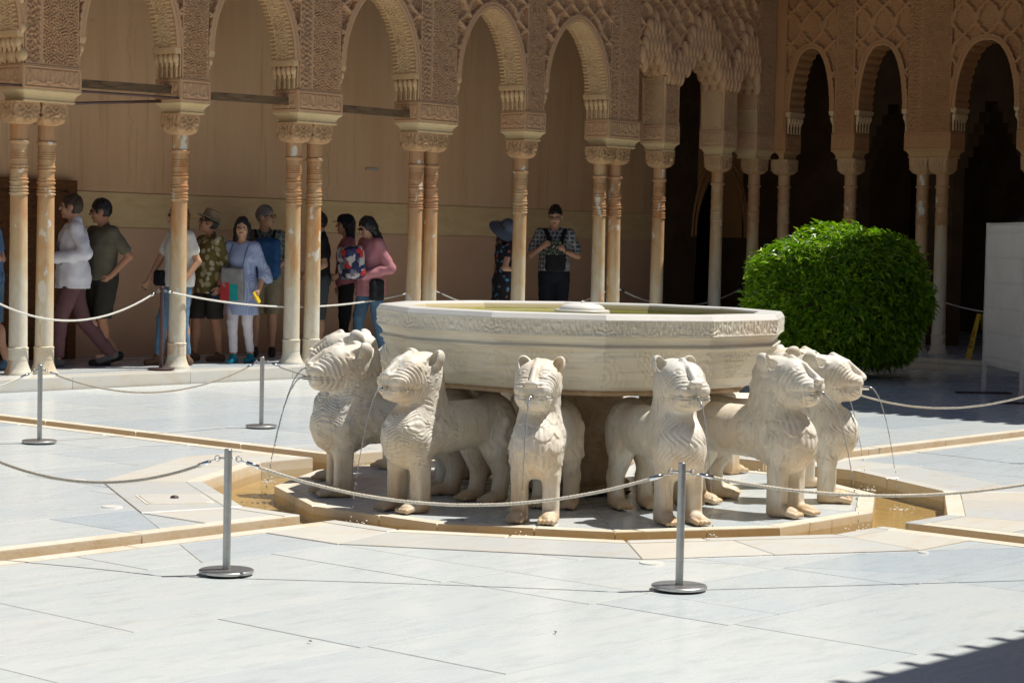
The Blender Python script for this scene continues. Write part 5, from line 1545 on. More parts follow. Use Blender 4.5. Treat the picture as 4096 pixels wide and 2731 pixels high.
sl = thing('spotlight', 'small dark spotlight on the shaded pier above notice board', 'spotlight', (15.55, 4.78, 2.05))
MB().tube([(0.02, 0, 0.05), (-0.12, 0.02, -0.10)], [0.05, 0.065], 14).build('housing', M_BLK, sl, True, 0.6)
MB().tube([(0.0, 0, 0.02), (0.15, 0, 0.06)], 0.014, 8).build('bracket', M_BLK, sl, True)
M_BOXB = simple('brown_card', (0.30, 0.19, 0.12), 0.8, 0.1)
cb = MB().box(-0.15, 0.15, -0.12, 0.12, 0.0, 0.2).box(-0.152, 0.152, -0.122, 0.122, 0.17, 0.205).build('floor_box', M_BOXB, loc=(10.35, 1.95, 0.0), rot=(0, 0, 0.3))
tag(cb, 'small brown box on the shaded floor at right edge under notice board', 'box')
# white smear and small plaque on the gallery wall; dead leaves on the floor
M_SMEAR = simple('lime_smear', (0.46, 0.40, 0.33), 0.9, 0.1)
pl = MB().box(-0.12, 0.12, -0.012, 0, -0.018, 0.018).build('wall_plaque', M_SMEAR, loc=(9.36, 11.199, 2.53)); tag(pl, 'small pale plaque on the gallery wall left of sun hat woman', 'plaque')
M_LEAFD = simple('dead_leaf', (0.07, 0.045, 0.025), 0.8, 0.2)
for i, (x, y, lab) in enumerate(((-4.95, -2.62, 'curled dead leaf on the pale slabs at bottom centre left'), (-4.08, -3.18, 'small dark leaf on the slabs near bottom centre'), (-1.72, -0.52, 'dark leaf on the fountain island left of the front lion'))):
    r = random.Random(i); s = 0.014
    lf = MB().add([(0,0,0.002), (s, s*0.5, 0.010), (2*s, 0, 0.004), (s, -s*0.5, 0.007)], [(0,1,3), (1,2,3)]).build('dead_leaf', M_LEAFD, loc=(x, y, 0.003 if i < 2 else -0.018), rot=(0, 0, r.uniform(0, 6)))
    tag(lf, lab, 'leaf')
# ------------------------------------------------------------------ visitors
def cloth(name, c, rough=0.85, var=0.1, fine=True):
    t = NT(name, rough, 0.2); n = t.noise(None, 7, 4, 0.6)
    lo = tuple(x*(1-var) for x in c); hi = tuple(min(1, x*(1+var)) for x in c)
    t.color(t.mix(t.ramp(n, [(0.3, 0.0), (0.7, 1.0)]), lo, hi)).bump(t.noise(None, 26, 3, 0.6, 0.8), 0.3, 0.012)
    return t.m
def striped(name, a, b, freq):
    t = NT(name, 0.85, 0.2); q = t.xyz()
    s = t.math('SINE', t.math('MULTIPLY', t.math('ADD', q[1], t.math('MULTIPLY', q[0], 0.8)), freq))
    t.color(t.mix(t.ramp(t.math('ADD', t.math('MULTIPLY', s, 0.5), 0.5), [(0.4, 0.0), (0.6, 1.0)]), a, b)).bump(t.noise(None, 24, 3, 0.6, 0.8), 0.3, 0.012); return t.m
def plaid(name, base, c1, c2, f=95):
    t = NT(name, 0.85, 0.2); q = t.xyz()
    h = t.math('ADD', t.math('MULTIPLY', t.math('SINE', t.math('MULTIPLY', q[2], f)), 0.5), 0.5)
    v = t.math('ADD', t.math('MULTIPLY', t.math('SINE', t.math('MULTIPLY', t.math('ADD', q[1], t.math('MULTIPLY', q[0], 0.7)), f)), 0.5), 0.5)
    v2 = t.math('ADD', t.math('MULTIPLY', t.math('SINE', t.math('MULTIPLY', t.math('ADD', q[1], t.math('ADD', q[2], t.math('MULTIPLY', q[0], 0.7))), f*0.5)), 0.5), 0.5)
    a = t.mix(t.ramp(h, [(0.62, 0.0), (0.7, 0.6)]), base, c1)
    a = t.mix(t.ramp(v, [(0.62, 0.0), (0.7, 0.6)]), a, c1)
    a = t.mix(t.ramp(v2, [(0.75, 0.0), (0.85, 0.5)]), a, c2)
    t.color(a).bump(t.noise(None, 24, 3, 0.6, 0.8), 0.3, 0.012); return t.m
def floral(name, base, cols, sc, thr=0.34):
    t = NT(name, 0.85, 0.2); v = t.map(t.tc(), (1, 1, 1))
    nz = t.noise(v, 9, 3, 0.6, 0.5, 1); w = t.n('ShaderNodeVectorMath'); w.operation = 'MULTIPLY_ADD'
    t.l(nz, w.inputs[0]); w.inputs[1].default_value = (0.05, 0.05, 0.05); t.l(v, w.inputs[2])
    d = t.vor(w.outputs[0], sc); c = t.vor(w.outputs[0], sc, out='Color')
    n = len(cols); pick = t.ramp(t.xyz(c)[0], [(i/n, cc) for i, cc in enumerate(cols)], True)
    pet = t.math('ADD', d, t.math('MULTIPLY', t.noise(v, sc*3.2, 2, 0.5), 0.35))
    t.color(t.mix(t.ramp(pet, [(thr, 1.0), (thr + 0.07, 0.0)]), base, pick)); return t.m
def camo(name):
    t = NT(name, 0.7, 0.3); nz = t.noise(None, 10, 2, 0.5, 0.0, 1); w = t.n('ShaderNodeVectorMath'); w.operation = 'MULTIPLY_ADD'
    t.l(nz, w.inputs[0]); w.inputs[1].default_value = (0.12, 0.12, 0.12); t.l(t.tc(), w.inputs[2])
    c = t.xyz(t.vor(w.outputs[0], 14, out='Color'))[0]
    t.color(t.ramp(c, [(0.0, (0.02, 0.025, 0.07)), (0.3, (0.42, 0.38, 0.38)), (0.55, (0.45, 0.03, 0.03)), (0.72, (0.03, 0.035, 0.10)), (0.86, (0.16, 0.15, 0.20))], True)); return t.m
SKIN = {'fair': cloth('skin_fair', (0.50, 0.28, 0.19), 0.5, 0.06), 'tan': cloth('skin_tan', (0.40, 0.20, 0.12), 0.5, 0.06), 'mid': cloth('skin_mid', (0.46, 0.26, 0.165), 0.5, 0.06)}
HAIRC = {'brown': simple('hair_brown', (0.045, 0.026, 0.016), 0.5, 0.4, 0, 0.3, 30), 'black': simple('hair_black', (0.012, 0.010, 0.010), 0.4, 0.4, 0, 0.3, 30), 'grey': simple('hair_grey', (0.16, 0.15, 0.14), 0.6, 0.3, 0, 0.3, 30),
         'auburn': simple('hair_auburn', (0.11, 0.045, 0.016), 0.5, 0.4, 0, 0.3, 30)}
M_EYE = simple('eye_dark', (0.02, 0.015, 0.012), 0.2, 0.5, 0, 0.05)
M_LENS = simple('dark_lens', (0.012, 0.012, 0.014), 0.12, 0.6, 0, 0.05)
M_LIP = simple('lip', (0.36, 0.13, 0.11), 0.45, 0.3, 0, 0.05)
M_SHOE = simple('black_shoe', (0.025, 0.023, 0.022), 0.6, 0.3, 0, 0.2)
def hquads(mb_v, n, m, closed=False): pass
def finger_tubes(wrist, d, nrm, lat, k):
    """five separate fingers rooted in the palm; returns verts, quads"""
    V = []; Q = []
    specs = [(-0.029, 0.056), (-0.010, 0.068), (0.010, 0.064), (0.028, 0.048)]
    tubes = []
    for i, (o, L) in enumerate(specs):
        b = wrist + d*0.070*k + lat*o*k; m1 = b + (d*0.85 + nrm*0.35).normalized()*L*0.5*k; e = m1 + (d*0.45 + nrm*0.85).normalized()*L*0.55*k
        tubes.append(([b, m1, e, e + (e-m1)*0.06], [0.0092*k, 0.0085*k, 0.0072*k, 0.001]))
    b = wrist + d*0.025*k + lat*(-0.026)*k; m1 = b + (d*0.6 - lat*0.6 + nrm*0.3).normalized()*0.035*k; e = m1 + (d*0.8 + nrm*0.5).normalized()*0.032*k
    tubes.append(([b, m1, e, e + (e-m1)*0.06], [0.0115*k, 0.010*k, 0.0085*k, 0.001]))
    for pts, rad in tubes:
        mb = MB().tube(pts, rad, 6, cap=False); base = len(V); V += mb.v; Q += [tuple(j + base for j in f) for f in mb.f]
    return V, Q
class Person:
    def __init__(s, label, pos, hd, H, skin='mid', yaw=0, pitch=0, fem=False, thin=1.0, **pose):
        s.k = k = H/1.75; s.th = thin
        s.t = thing('person', label, 'person', (pos[0], pos[1], PZ), R_(hd), 'visitors in the gallery')
        s.skin = SKIN[skin]; s.fem = fem
        sw = 0.155 if fem else 0.178
        J = dict(lh=(0.05, 0.245, 0.86), rh=(0.05, -0.245, 0.86), le=(-0.03, 0.235, 1.12), re=(-0.03, -0.235, 1.12), ls=(0, sw, 1.405), rs=(0, -sw, 1.405),
                 lk=(0.02, 0.095, 0.50), rk=(0.02, -0.095, 0.50), la=(0.0, 0.10, 0.085), ra=(0.0, -0.10, 0.085), lhip=(0, 0.088, 0.90), rhip=(0, -0.088, 0.90), head=(0.025, 0, 1.625))
        J.update(pose)
        s.J = {n: np.array(v, float)*k for n, v in J.items()}
        s.Rh = np.array(Matrix.Rotation(R_(yaw), 3, 'Z') @ Matrix.Rotation(R_(pitch), 3, 'Y'))
        s.hc = s.J['head']
    def grid(s, lo, hi, h): return SDF(np.array(lo)*s.k, np.array(hi)*s.k, h)
    def bounds(s, names, m):
        P = np.array([s.J[n] for n in names]); return P.min(0) - m, P.max(0) + m
    def H(s, p): return s.hc + s.Rh @ (np.array(p)*s.k)
    def out(s, S, name, mat, extra=None, rel=1, parent=None):
        V, Q = S.mesh()
        if len(V) == 0: return None
        V = relax(V, Q, rel, 0.5)
        if extra is not None:
            ev, eq = extra; Q = np.concatenate([Q, np.array(eq) + len(V)]); V = np.concatenate([V, np.array(ev, float)])
        return put(name, npmesh(name, V, Q), mat, parent or s.t)
    def body(s, grip_l=(0, -1, 0), grip_r=(0, 1, 0)):
        k = s.k; J = s.J; th = s.th
        lo, hi = s.bounds(list(J), 0.14*k); lo[2] = 0.0; hi[2] = s.hc[2] + 0.16*k
        S = SDF(lo, hi, 0.0095)
        z = lambda *p: np.array(p)*k
        S.ell(z(0, 0, 1.27), np.array((0.105, 0.150, 0.19))*k*th, 0.05); S.ell(z(0, 0, 1.06), np.array((0.098, 0.135, 0.17))*k*th, 0.05); S.ell(z(-0.01, 0, 0.93), np.array((0.11, 0.15, 0.12))*k*th, 0.05)
        for q in 'lr':
            S.cap(z(0, 0, 1.40), J[q+'s'], 0.055*k, 0.050*k, 0.04)
            S.cap(J[q+'s'], J[q+'e'], 0.047*k, 0.038*k, 0.02); S.cap(J[q+'e'], J[q+'h'], 0.040*k, 0.026*k, 0.015)
            S.cap(J[q+'hip'], J[q+'k'], 0.083*k, 0.054*k, 0.03); S.cap(J[q+'k'], J[q+'a'], 0.053*k, 0.036*k, 0.02)
            m = J[q+'k']*0.68 + J[q+'a']*0.32; m = m + z(-0.018, 0, 0); S.ell(m, np.array((0.055, 0.052, 0.11))*k, 0.03)
            S.cap(J[q+'a'] + z(-0.03, 0, -0.045), J[q+'a'] + z(0.13, 0, -0.055), 0.036*k, 0.028*k, 0.02)
        S.cap(z(-0.01, 0, 1.42), s.H((-0.015, 0, -0.06)), 0.056*k, 0.053*k, 0.03)
        R = s.Rh; e = lambda c, r, kk=0.012, mode='add': S.ell(s.H(c), np.array(r)*k, kk, R, mode)
        e((0, 0, 0.012), (0.099, 0.077, 0.113)); e((0.030, 0, -0.062), (0.064, 0.055, 0.058), 0.03); e((0.078, 0, -0.098), (0.02, 0.024, 0.018), 0.015)
        S.cap(s.H((0.096, 0, 0.022)), s.H((0.116, 0, -0.022)), 0.010*k, 0.016*k, 0.008)
        for q in (-1, 1):
            S.cap(s.H((0.090, q*0.014, 0.036)), s.H((0.076, q*0.05, 0.034)), 0.010*k, 0.009*k, 0.008)
            e((0.103, q*0.033, 0.012), (0.014, 0.018, 0.010), 0.008, 'sub'); e((0.065, q*0.042, -0.03), (0.03, 0.024, 0.026), 0.02)
            e((-0.006, q*0.083, -0.008), (0.020, 0.010, 0.031), 0.006)
        e((0.096, 0, -0.060), (0.014, 0.025, 0.010), 0.006)
        EV = []; EQ = []
        for q, g in (('l', grip_l), ('r', grip_r)):
            w = Vector(J[q+'h']); d = (w - Vector(J[q+'e'])).normalized(); n = Vector(g); n = (n - d*n.dot(d)).normalized()
            lat = d.cross(n).normalized(); lat = lat if (lat.x*1 + lat.z*0.3) < 0 else -lat
            c = w + d*0.04*k
            Rm = np.array(Matrix((d, lat, n)).transposed()); S.ell(tuple(c), np.array((0.052, 0.040, 0.017))*k, 0.015, Rm)
            v, f = finger_tubes(w, d, n, lat, k); b = len(EV); EV += [tuple(x) for x in v]; EQ += [tuple(j + b for j in ff) for ff in f]
        S.plane((0, 0, -1), -0.012)
        o = s.out(S, 'body', s.skin, (EV, EQ))
        eb = MB()
        for q in (-1, 1): eb.ball(s.H((0.092, q*0.033, 0.011)), 0.0105*k, 8, 6)
        eb.build('eyes', M_EYE, s.t, True)
        MB().ball(s.H((0.1035, 0, -0.061)), (0.009*k, 0.022*k, 0.008*k), 8, 6, Matrix(s.Rh.tolist())).build('lips', M_LIP, s.t, True)
        return s
    def top(s, mat, sleeve=0.6, hem=0.86, g=0.020, long=False, name='shirt', flare=0.0, collar=True, amp=0.0035, open_neck=0.0):
        k = s.k; J = s.J; th = s.th; z = lambda *p: np.array(p)*k
        lo, hi = s.bounds(['ls', 'rs', 'le', 're', 'lh', 'rh'], 0.13*k); lo = np.minimum(lo, z(-0.26, -0.30, hem-0.03)); hi = np.maximum(hi, z(0.26, 0.30, 1.56)); lo[2] = min(lo[2], (hem-0.03)*k)
        S = SDF(lo, hi, 0.0115); G = g
        S.ell(z(0.0, 0, 1.26), np.array((0.110+G, 0.158+G, 0.20))*k*th, 0.05); S.ell(z(0.005, 0, 1.06), np.array((0.108+G, 0.145+G, 0.20))*k*th, 0.05)
        S.ell(z(0, 0, 0.93), np.array((0.118+G+flare*0.4, 0.158+G+flare*0.4, 0.16))*k*th, 0.05)
        if hem < 0.82: S.cap(z(0, 0, 0.95), z(0, 0, hem), (0.15+G)*k*th, (0.155+G+flare)*k*th, 0.05, sq=(1.3, 1, 1))
        if s.fem: 
            for q in (-1, 1): S.ell(z(0.085, q*0.062, 1.25), np.array((0.05, 0.06, 0.065))*k, 0.03)
        for q in 'lr':
            S.cap(z(0, 0, 1.405), J[q+'s'], (0.058+G*0.6)*k, (0.054+G*0.5)*k, 0.03)
            en = J[q+'s'] + (J[q+'e'] - J[q+'s'])*(1.0 if long else sleeve)
            S.cap(J[q+'s'], en, (0.053+G*0.6)*k, (0.046+G*0.8)*k, 0.025)
            if long or sleeve > 1:
                e2 = J[q+'e'] + (J[q+'h'] - J[q+'e'])*(0.93 if long else sleeve-1)
                S.cap(J[q+'e'], e2, (0.046+G*0.8)*k, (0.036+G*0.7)*k, 0.02)
        if collar: S.cap(z(-0.03, 0, 1.43), z(-0.012, 0, 1.475), 0.072*k, 0.068*k, 0.015)
        S.cap(z(0.012, 0, 1.40), z(0.03, 0, 1.56), (0.046+open_neck)*k, (0.058+open_neck)*k, 0.008, 'sub')
        S.warp(amp, 26, J['lh'][0]*40)
        S.plane((0, 0, -1), -hem*k)
        return s.out(S, name, mat)
    def bottom(s, mat, hem=0.10, g=0.016, name='trousers', waist=1.02, amp=0.0035):
        k = s.k; J = s.J; th = s.th; z = lambda *p: np.array(p)*k
        lo, hi = s.bounds(['lhip', 'rhip', 'lk', 'rk', 'la', 'ra'], 0.15*k); lo[2] = max(lo[2], (hem-0.05)*k); hi[2] = (waist+0.03)*k
        lo[:2] = np.minimum(lo[:2], np.array((-0.2, -0.25))*k); hi[:2] = np.maximum(hi[:2], np.array((0.2, 0.25))*k)
        S = SDF(lo, hi, 0.0115)
        S.ell(z(-0.005, 0, 0.95), np.array((0.118+g*0.6, 0.156+g*0.6, 0.15))*k*th, 0.04)
        for q in 'lr':
            S.cap(J[q+'hip'], J[q+'k'], (0.088+g)*k, (0.060+g)*k, 0.03); S.cap(J[q+'k'], J[q+'a'] + z(0, 0, -0.02), (0.058+g)*k, (0.040+g)*k, 0.02)
        S.warp(amp, 30, J['la'][0]*30 + 1)
        S.plane((0, 0, 1), waist*k)
        S.plane((0, 0, -1), -hem*k)
        return s.out(S, name, mat)
    def shoes(s, mat, sandal=False, size=1.0):
        k = s.k
        for q in 'lr':
            a = s.J[q+'a']; lift = max(0.0, a[2] - 0.09*k)
            S = SDF(a + np.array((-0.12, -0.08, -0.15)), a + np.array((0.26, 0.08, 0.06)), 0.0085); z = lambda *p: a + np.array(p)*k
            if lift > 0.02: heel, toe = z(-0.035, 0, -0.03), z(0.14, 0, -0.055 - lift*0.8/k)
            else: heel, toe = z(-0.03, 0, -0.048), z(0.145, 0, -0.054)
            S.cap(heel, toe, 0.044*k*size, 0.036*k*size, 0.02); S.cap(heel, z(0.02, 0, 0.0), 0.043*k, 0.040*k, 0.02)
            fl = max(0.004, toe[2] - 0.030*k)
            S.plane((0, 0, -1), -0.004)
            s.out(S, 'shoe', mat)
    def hair(s, mat, long=0.0, cut=-0.045, vol=1.0, fringe=0.0):
        k = s.k; ext = 0.2 + long
        S = SDF(s.hc - np.array((0.24, 0.2, ext))*k, s.hc + np.array((0.2, 0.2, 0.2))*k, 0.0095); R = s.Rh
        S.ell(s.H((-0.010, 0, 0.028)), np.array((0.110, 0.089*vol, 0.119))*k, 0.01, R)
        if long:
            for q in (-1, 1):
                S.cap(s.H((-0.04, q*0.05, 0.0)), s.H((-0.055, q*0.065, -0.16)), 0.058*k, 0.05*k, 0.03); S.cap(s.H((-0.055, q*0.065, -0.16)), s.H((-0.05, q*0.075, -long)), 0.05*k, 0.022*k, 0.03)
            S.cap(s.H((-0.06, 0, 0.0)), s.H((-0.085, 0, -long)), 0.065*k, 0.035*k, 0.03)
        S.ell(s.H((0.110, 0, -0.055 - fringe)), np.array((0.090, 0.088, 0.112))*k, 0.012, R, 'sub')
        if not long:
            for q in (-1, 1): S.ell(s.H((0.004, q*0.086, -0.012)), np.array((0.030, 0.03, 0.036))*k, 0.006, R, 'sub')
        if not long: n = R @ np.array((0.35, 0, -1.0)); S.plane(n, float(n @ s.H((0, 0, cut))))
        S.warp(0.0045, 75, 2.0)
        s.out(S, 'hair', mat)
        return s
    def glasses(s, mat=None):
        m = MB(); ax = s.Rh @ np.array((1, 0, 0))
        for q in (-1, 1):
            if mat is M_LENS: m.ball(s.H((0.108, q*0.033, 0.012)), (0.006*s.k, 0.027*s.k, 0.019*s.k), 10, 6, Matrix(s.Rh.tolist()))
            else: m.torus(s.H((0.110, q*0.033, 0.010)), 0.024*s.k, 0.003*s.k, tuple(ax), 14, 5)
            m.tube([s.H((0.106, q*0.058, 0.016)), s.H((0.0, q*0.083, 0.012))], 0.0028*s.k, 5)
        m.tube([s.H((0.114, -0.012, 0.014)), s.H((0.114, 0.012, 0.014))], 0.003*s.k, 5)
        m.build('glasses', mat or M_EYE, s.t, True); return s
    def hat(s, prof, mat, band=None, tilt=(0, 0, 0), name='hat', oval=1.15):
        k = s.k; mb = MB().lathe([(r*k, z*k) for r, z in prof], 36, cap=False)
        Rl = s.Rh @ np.array(Euler(tuple(R_(a) for a in tilt)).to_matrix())
        mb.v = [tuple(s.hc + Rl @ np.array((p[0]*oval, p[1], p[2]))) for p in mb.v]; o = mb.build(name, mat, s.t, True, 0.9)
        if band:
            b = MB().lathe([(r*k, z*k) for r, z in band[0]], 36, cap=False); b.v = [tuple(s.hc + Rl @ np.array((p[0]*oval, p[1], p[2]))) for p in b.v]
            put('hat_band', b.mesh('hat_band', True), band[1], o)
        return s
    def w(s, p):      # local point to court point
        a = s.t.rotation_euler[2]; p = np.array(p)*s.k
        return Vector((s.t.location.x + p[0]*math.cos(a) - p[1]*math.sin(a), s.t.location.y + p[0]*math.sin(a) + p[1]*math.cos(a), s.t.location.z + p[2]))
    def strap(s, pts, mat, r=0.012, name='strap', flat=0.5):
        return MB().tube([np.array(p)*s.k for p in pts], r, 8, flat=flat).build(name, mat, s.t, True)
def bag(name, label, cat, per, c, half, rad, mat, tilt=0.0, extra=None):
    a = per.t.rotation_euler[2]; k = per.k
    t = thing(name, label, cat, tuple(per.w(c)), a)
    half = np.array(half)*k
    S = SDF(-half - 0.05, half + 0.05, 0.009); S.rbox((0, 0, 0), half, rad*k, 0.01, rotm('Y', tilt)); S.warp(0.004, 34, c[2])
    V, Q = S.mesh(); put('bag_body', npmesh('bag_body', relax(V, Q, 1), Q), mat, t); return t
M_DENIM = cloth('denim', (0.075, 0.14, 0.22), 0.85, 0.25); M_LDENIM = cloth('light_denim', (0.11, 0.20, 0.31), 0.85, 0.25)
M_WHITE = cloth('white_cotton', (0.66, 0.66, 0.72)); M_WTEE = cloth('white_tee', (0.66, 0.64, 0.60)); M_OLIVE = plaid('olive_knit', (0.105, 0.095, 0.066), (0.13, 0.115, 0.082), (0.12, 0.11, 0.075), 40)
M_DSHORT = cloth('dark_shorts', (0.035, 0.031, 0.026)); M_PURP = cloth('plum_trousers', (0.13, 0.065, 0.072)); M_BLACK = cloth('black_cloth', (0.014, 0.014, 0.016)); M_KHAKI = cloth('khaki', (0.24, 0.20, 0.13))
M_TUNIC = striped('tunic_stripe', (0.24, 0.29, 0.46), (0.34, 0.39, 0.54), 420); M_LEGG = cloth('white_leggings', (0.56, 0.52, 0.55)); M_PINK = cloth('pink_jacket', (0.43, 0.185, 0.205)); M_BLUET = cloth('blue_tee', (0.10, 0.20, 0.38))
M_HAWAII = floral('floral_shirt', (0.15, 0.115, 0.035), [(0.52, 0.46, 0.32), (0.50, 0.44, 0.30), (0.40, 0.34, 0.20)], 13, 0.56)
M_DRESS = floral('floral_dress', (0.020, 0.020, 0.026), [(0.07, 0.22, 0.42), (0.12, 0.13, 0.16), (0.34, 0.10, 0.11), (0.08, 0.26, 0.46), (0.18, 0.18, 0.19)], 15, 0.46)
M_PLAID1 = plaid('green_plaid', (0.075, 0.095, 0.085), (0.22, 0.25, 0.20), (0.03, 0.05, 0.06), 110); M_PLAID2 = plaid('checked_shirt', (0.045, 0.06, 0.075), (0.42, 0.38, 0.38), (0.03, 0.10, 0.09), 105)
M_STRAW = simple('straw', (0.26, 0.19, 0.115), 0.8, 0.2, 0, 0.25, 50, 0.5, 90); M_STRAWW = simple('pale_brim', (0.50, 0.44, 0.34), 0.8, 0.2, 0, 0.1); M_SUNHAT = striped('sun_hat_weave', (0.09, 0.11, 0.15), (0.22, 0.25, 0.30), 10)
M_BBAG = cloth('blue_nylon', (0.018, 0.075, 0.20), 0.5); M_GBAG = cloth('grey_canvas', (0.22, 0.22, 0.215)); M_TEAL = simple('teal_print', (0.0, 0.28, 0.27), 0.7); M_REDP = simple('crimson_print', (0.42, 0.03, 0.035), 0.7)
M_CAMO = camo('camo_print'); M_TEALS = simple('teal_shoe', (0.0, 0.13, 0.19), 0.6, 0.3, 0, 0.2); M_GSHOE = simple('grey_shoe', (0.12, 0.115, 0.11), 0.7, 0.3, 0, 0.2); M_TANSH = simple('brown_sandal', (0.13, 0.07, 0.04), 0.7, 0.3, 0, 0.2)
M_PHONE = simple('phone', (0.02, 0.04, 0.09), 0.2, 0.5); M_PAGE = simple('page', (0.55, 0.52, 0.45), 0.7, 0.2, 0, 0.2, 14); M_COVER = floral('book_cover', (0.05, 0.05, 0.045), [(0.42, 0.30, 0.14), (0.5, 0.46, 0.4), (0.08, 0.2, 0.1)], 26, 0.5)

# 1 blue T-shirt at the left edge, back bent arm with booklet
p = Person('person in blue T-shirt and denim shorts cut by the left edge, arm bent over booklet', (2.30, 9.78), 131, 1.80, 'fair', le=(-0.16, 0.30, 1.16), lh=(0.14, 0.20, 1.08), re=(-0.05, -0.26, 1.14), rh=(0.2, -0.12, 1.08), la=(0.12, 0.1, 0.085), lk=(0.10, 0.1, 0.5), ra=(-0.16, -0.1, 0.10), rk=(-0.02, -0.1, 0.5))
p.body(); p.top(M_BLUET, 0.55, 0.86); p.bottom(M_DENIM, 0.50, 0.03, 'shorts'); p.shoes(M_DENIM); p.hair(HAIRC['brown'])
bk = thing('booklet', 'blue booklet held by person in blue T-shirt at left edge', 'booklet', tuple(p.w((0.20, 0.12, 1.03))), R_(131))
MB().box(-0.10, 0.10, -0.07, 0.07, -0.006, 0.006).build('cover', M_PHONE, bk); MB().box(-0.095, 0.095, -0.065, 0.065, 0.0065, 0.009).build('page', M_COVER, bk)
# 2 white shirt, plum trousers
p = Person('man in loose white shirt and plum trousers walking left behind the second column', (3.52, 9.98), 150, 1.88, 'fair', yaw=-14, thin=1.08, le=(-0.08, 0.27, 1.16), lh=(0.20, 0.16, 1.10), re=(-0.04, -0.26, 1.15), rh=(0.2, -0.12, 1.10),
           la=(0.16, 0.09, 0.085), lk=(0.14, 0.09, 0.50), ra=(-0.40, -0.09, 0.15), rk=(-0.10, -0.09, 0.50))
p.body(grip_l=(0, -1, 0.2)); p.top(M_WHITE, long=True, hem=0.80, g=0.032, amp=0.007); p.bottom(M_PURP, 0.10, 0.020); p.shoes(M_GSHOE); p.hair(HAIRC['brown'], cut=-0.07)
p.strap([(0.13, 0.12, 1.00), (0.165, 0.06, 1.22), (0.10, -0.06, 1.42), (-0.02, -0.09, 1.485)], M_DENIM, 0.016)
MB().torus(p.J['lh'] - np.array((0.0, 0, 0.0)), 0.033, 0.011, tuple(p.J['lh'] - p.J['le']), 14, 6).build('watch', M_BLK, p.t, True)
# 3 olive polo
p = Person('man in olive polo shirt and dark shorts, hand in pocket, looking left', (3.95, 10.02), 176, 1.84, 'tan', yaw=-36, pitch=6, thin=1.10, le=(-0.13, 0.30, 1.16), lh=(0.03, 0.20, 0.95), re=(0.0, -0.25, 1.12), rh=(0.10, -0.25, 0.87),
           la=(0.03, 0.09, 0.085), lk=(0.06, 0.09, 0.50), ra=(-0.24, -0.08, 0.12), rk=(0.02, -0.10, 0.50))
p.body(); p.top(M_OLIVE, 0.70, 0.90, 0.026); p.bottom(M_DSHORT, 0.50, 0.034, 'shorts'); p.shoes(M_SHOE, size=1.15); p.hair(HAIRC['black'], cut=-0.05); p.glasses(M_LENS)
# 4 white T-shirt woman behind the column
p = Person('woman in white T-shirt and jeans half hidden by the single column, long auburn hair', (4.72, 9.62), 172, 1.80, 'mid', fem=True, yaw=-26, thin=1.08, le=(-0.08, 0.24, 1.14), lh=(0.10, 0.25, 0.93), re=(0.10, -0.26, 1.14), rh=(0.26, -0.24, 0.90), la=(-0.05, 0.09, 0.085), ra=(0.20, -0.09, 0.085), rk=(0.15, -0.09, 0.5))
p.body(); p.top(M_WTEE, 0.55, 0.86, 0.03, collar=False, open_neck=0.012); p.bottom(M_LDENIM, 0.12, 0.010, 'jeans'); p.shoes(M_TANSH); p.hair(HAIRC['auburn'], 0.27); p.glasses(M_LENS)
bag('handbag', 'black patterned handbag hanging left of the single column', 'handbag', p, (0.16, -0.13, 0.95), (0.05, 0.085, 0.085), 0.03, M_BLACK)
# 5 fedora man
p = Person('man in straw hat, floral olive shirt and dark shorts, phone in hand', (5.52, 10.02), 170, 1.74, 'tan', yaw=-20, pitch=-14, thin=1.10, le=(-0.06, 0.25, 1.13), lh=(0.05, 0.27, 0.88), re=(0.0, -0.25, 1.13), rh=(0.12, -0.22, 0.92), la=(-0.08, 0.10, 0.085), lk=(-0.01, 0.10, 0.5), ra=(0.14, -0.10, 0.085), rk=(0.12, -0.1, 0.5))
p.body(); p.top(M_HAWAII, 0.80, 0.80, 0.036); p.bottom(M_DSHORT, 0.50, 0.036, 'shorts'); p.shoes(M_TANSH); p.hair(HAIRC['black'], cut=-0.06); p.glasses()
p.hat([(0.155, 0.045), (0.15, 0.048), (0.125, 0.052), (0.094, 0.062), (0.091, 0.10), (0.084, 0.150), (0.06, 0.160), (0.02, 0.150), (0.001, 0.149)], M_STRAW, ([(0.156, 0.044), (0.152, 0.040), (0.10, 0.050)], M_STRAWW), (0, -10, 0))
MB().torus(p.J['lh'], 0.032, 0.010, tuple(p.J['lh'] - p.J['le']), 14, 6).build('wrist_band', M_BLK, p.t, True)
ph = thing('phone', 'dark blue phone held low by man in straw hat', 'phone', tuple(p.w((0.09, 0.26, 0.775))), R_(142)); ph.rotation_euler = (0.2, 0.5, R_(142))
MB().box(-0.04, 0.04, -0.006, 0.006, -0.075, 0.075).build('case', M_PHONE, ph); MB().box(-0.036, 0.036, 0.0062, 0.008, -0.068, 0.068).build('screen', M_LENS, ph)
# 6 striped tunic woman
p = Person('woman in blue striped tunic and white leggings facing the camera', (5.66, 9.62), 208, 1.68, 'mid', fem=True, yaw=14, le=(-0.06, 0.26, 1.12), lh=(0.10, 0.25, 0.88), re=(-0.04, -0.24, 1.12), rh=(0.10, -0.22, 0.90),
           la=(-0.06, 0.10, 0.085), lk=(0.02, 0.08, 0.5), ra=(0.18, -0.03, 0.085), rk=(0.13, -0.07, 0.5))
p.body(); p.top(M_TUNIC, 1.35, 0.58, 0.022, name='tunic', flare=0.030, amp=0.004); p.bottom(M_LEGG, 0.13, 0.006, 'leggings'); p.shoes(M_TEALS); p.hair(HAIRC['black'], 0.20)
tb = bag('tote_bag', 'grey tote bag with red and teal print worn by woman in striped tunic', 'tote bag', p, (0.165, -0.06, 0.95), (0.035, 0.145, 0.205), 0.03, M_GBAG, 0.08)
k_ = p.k
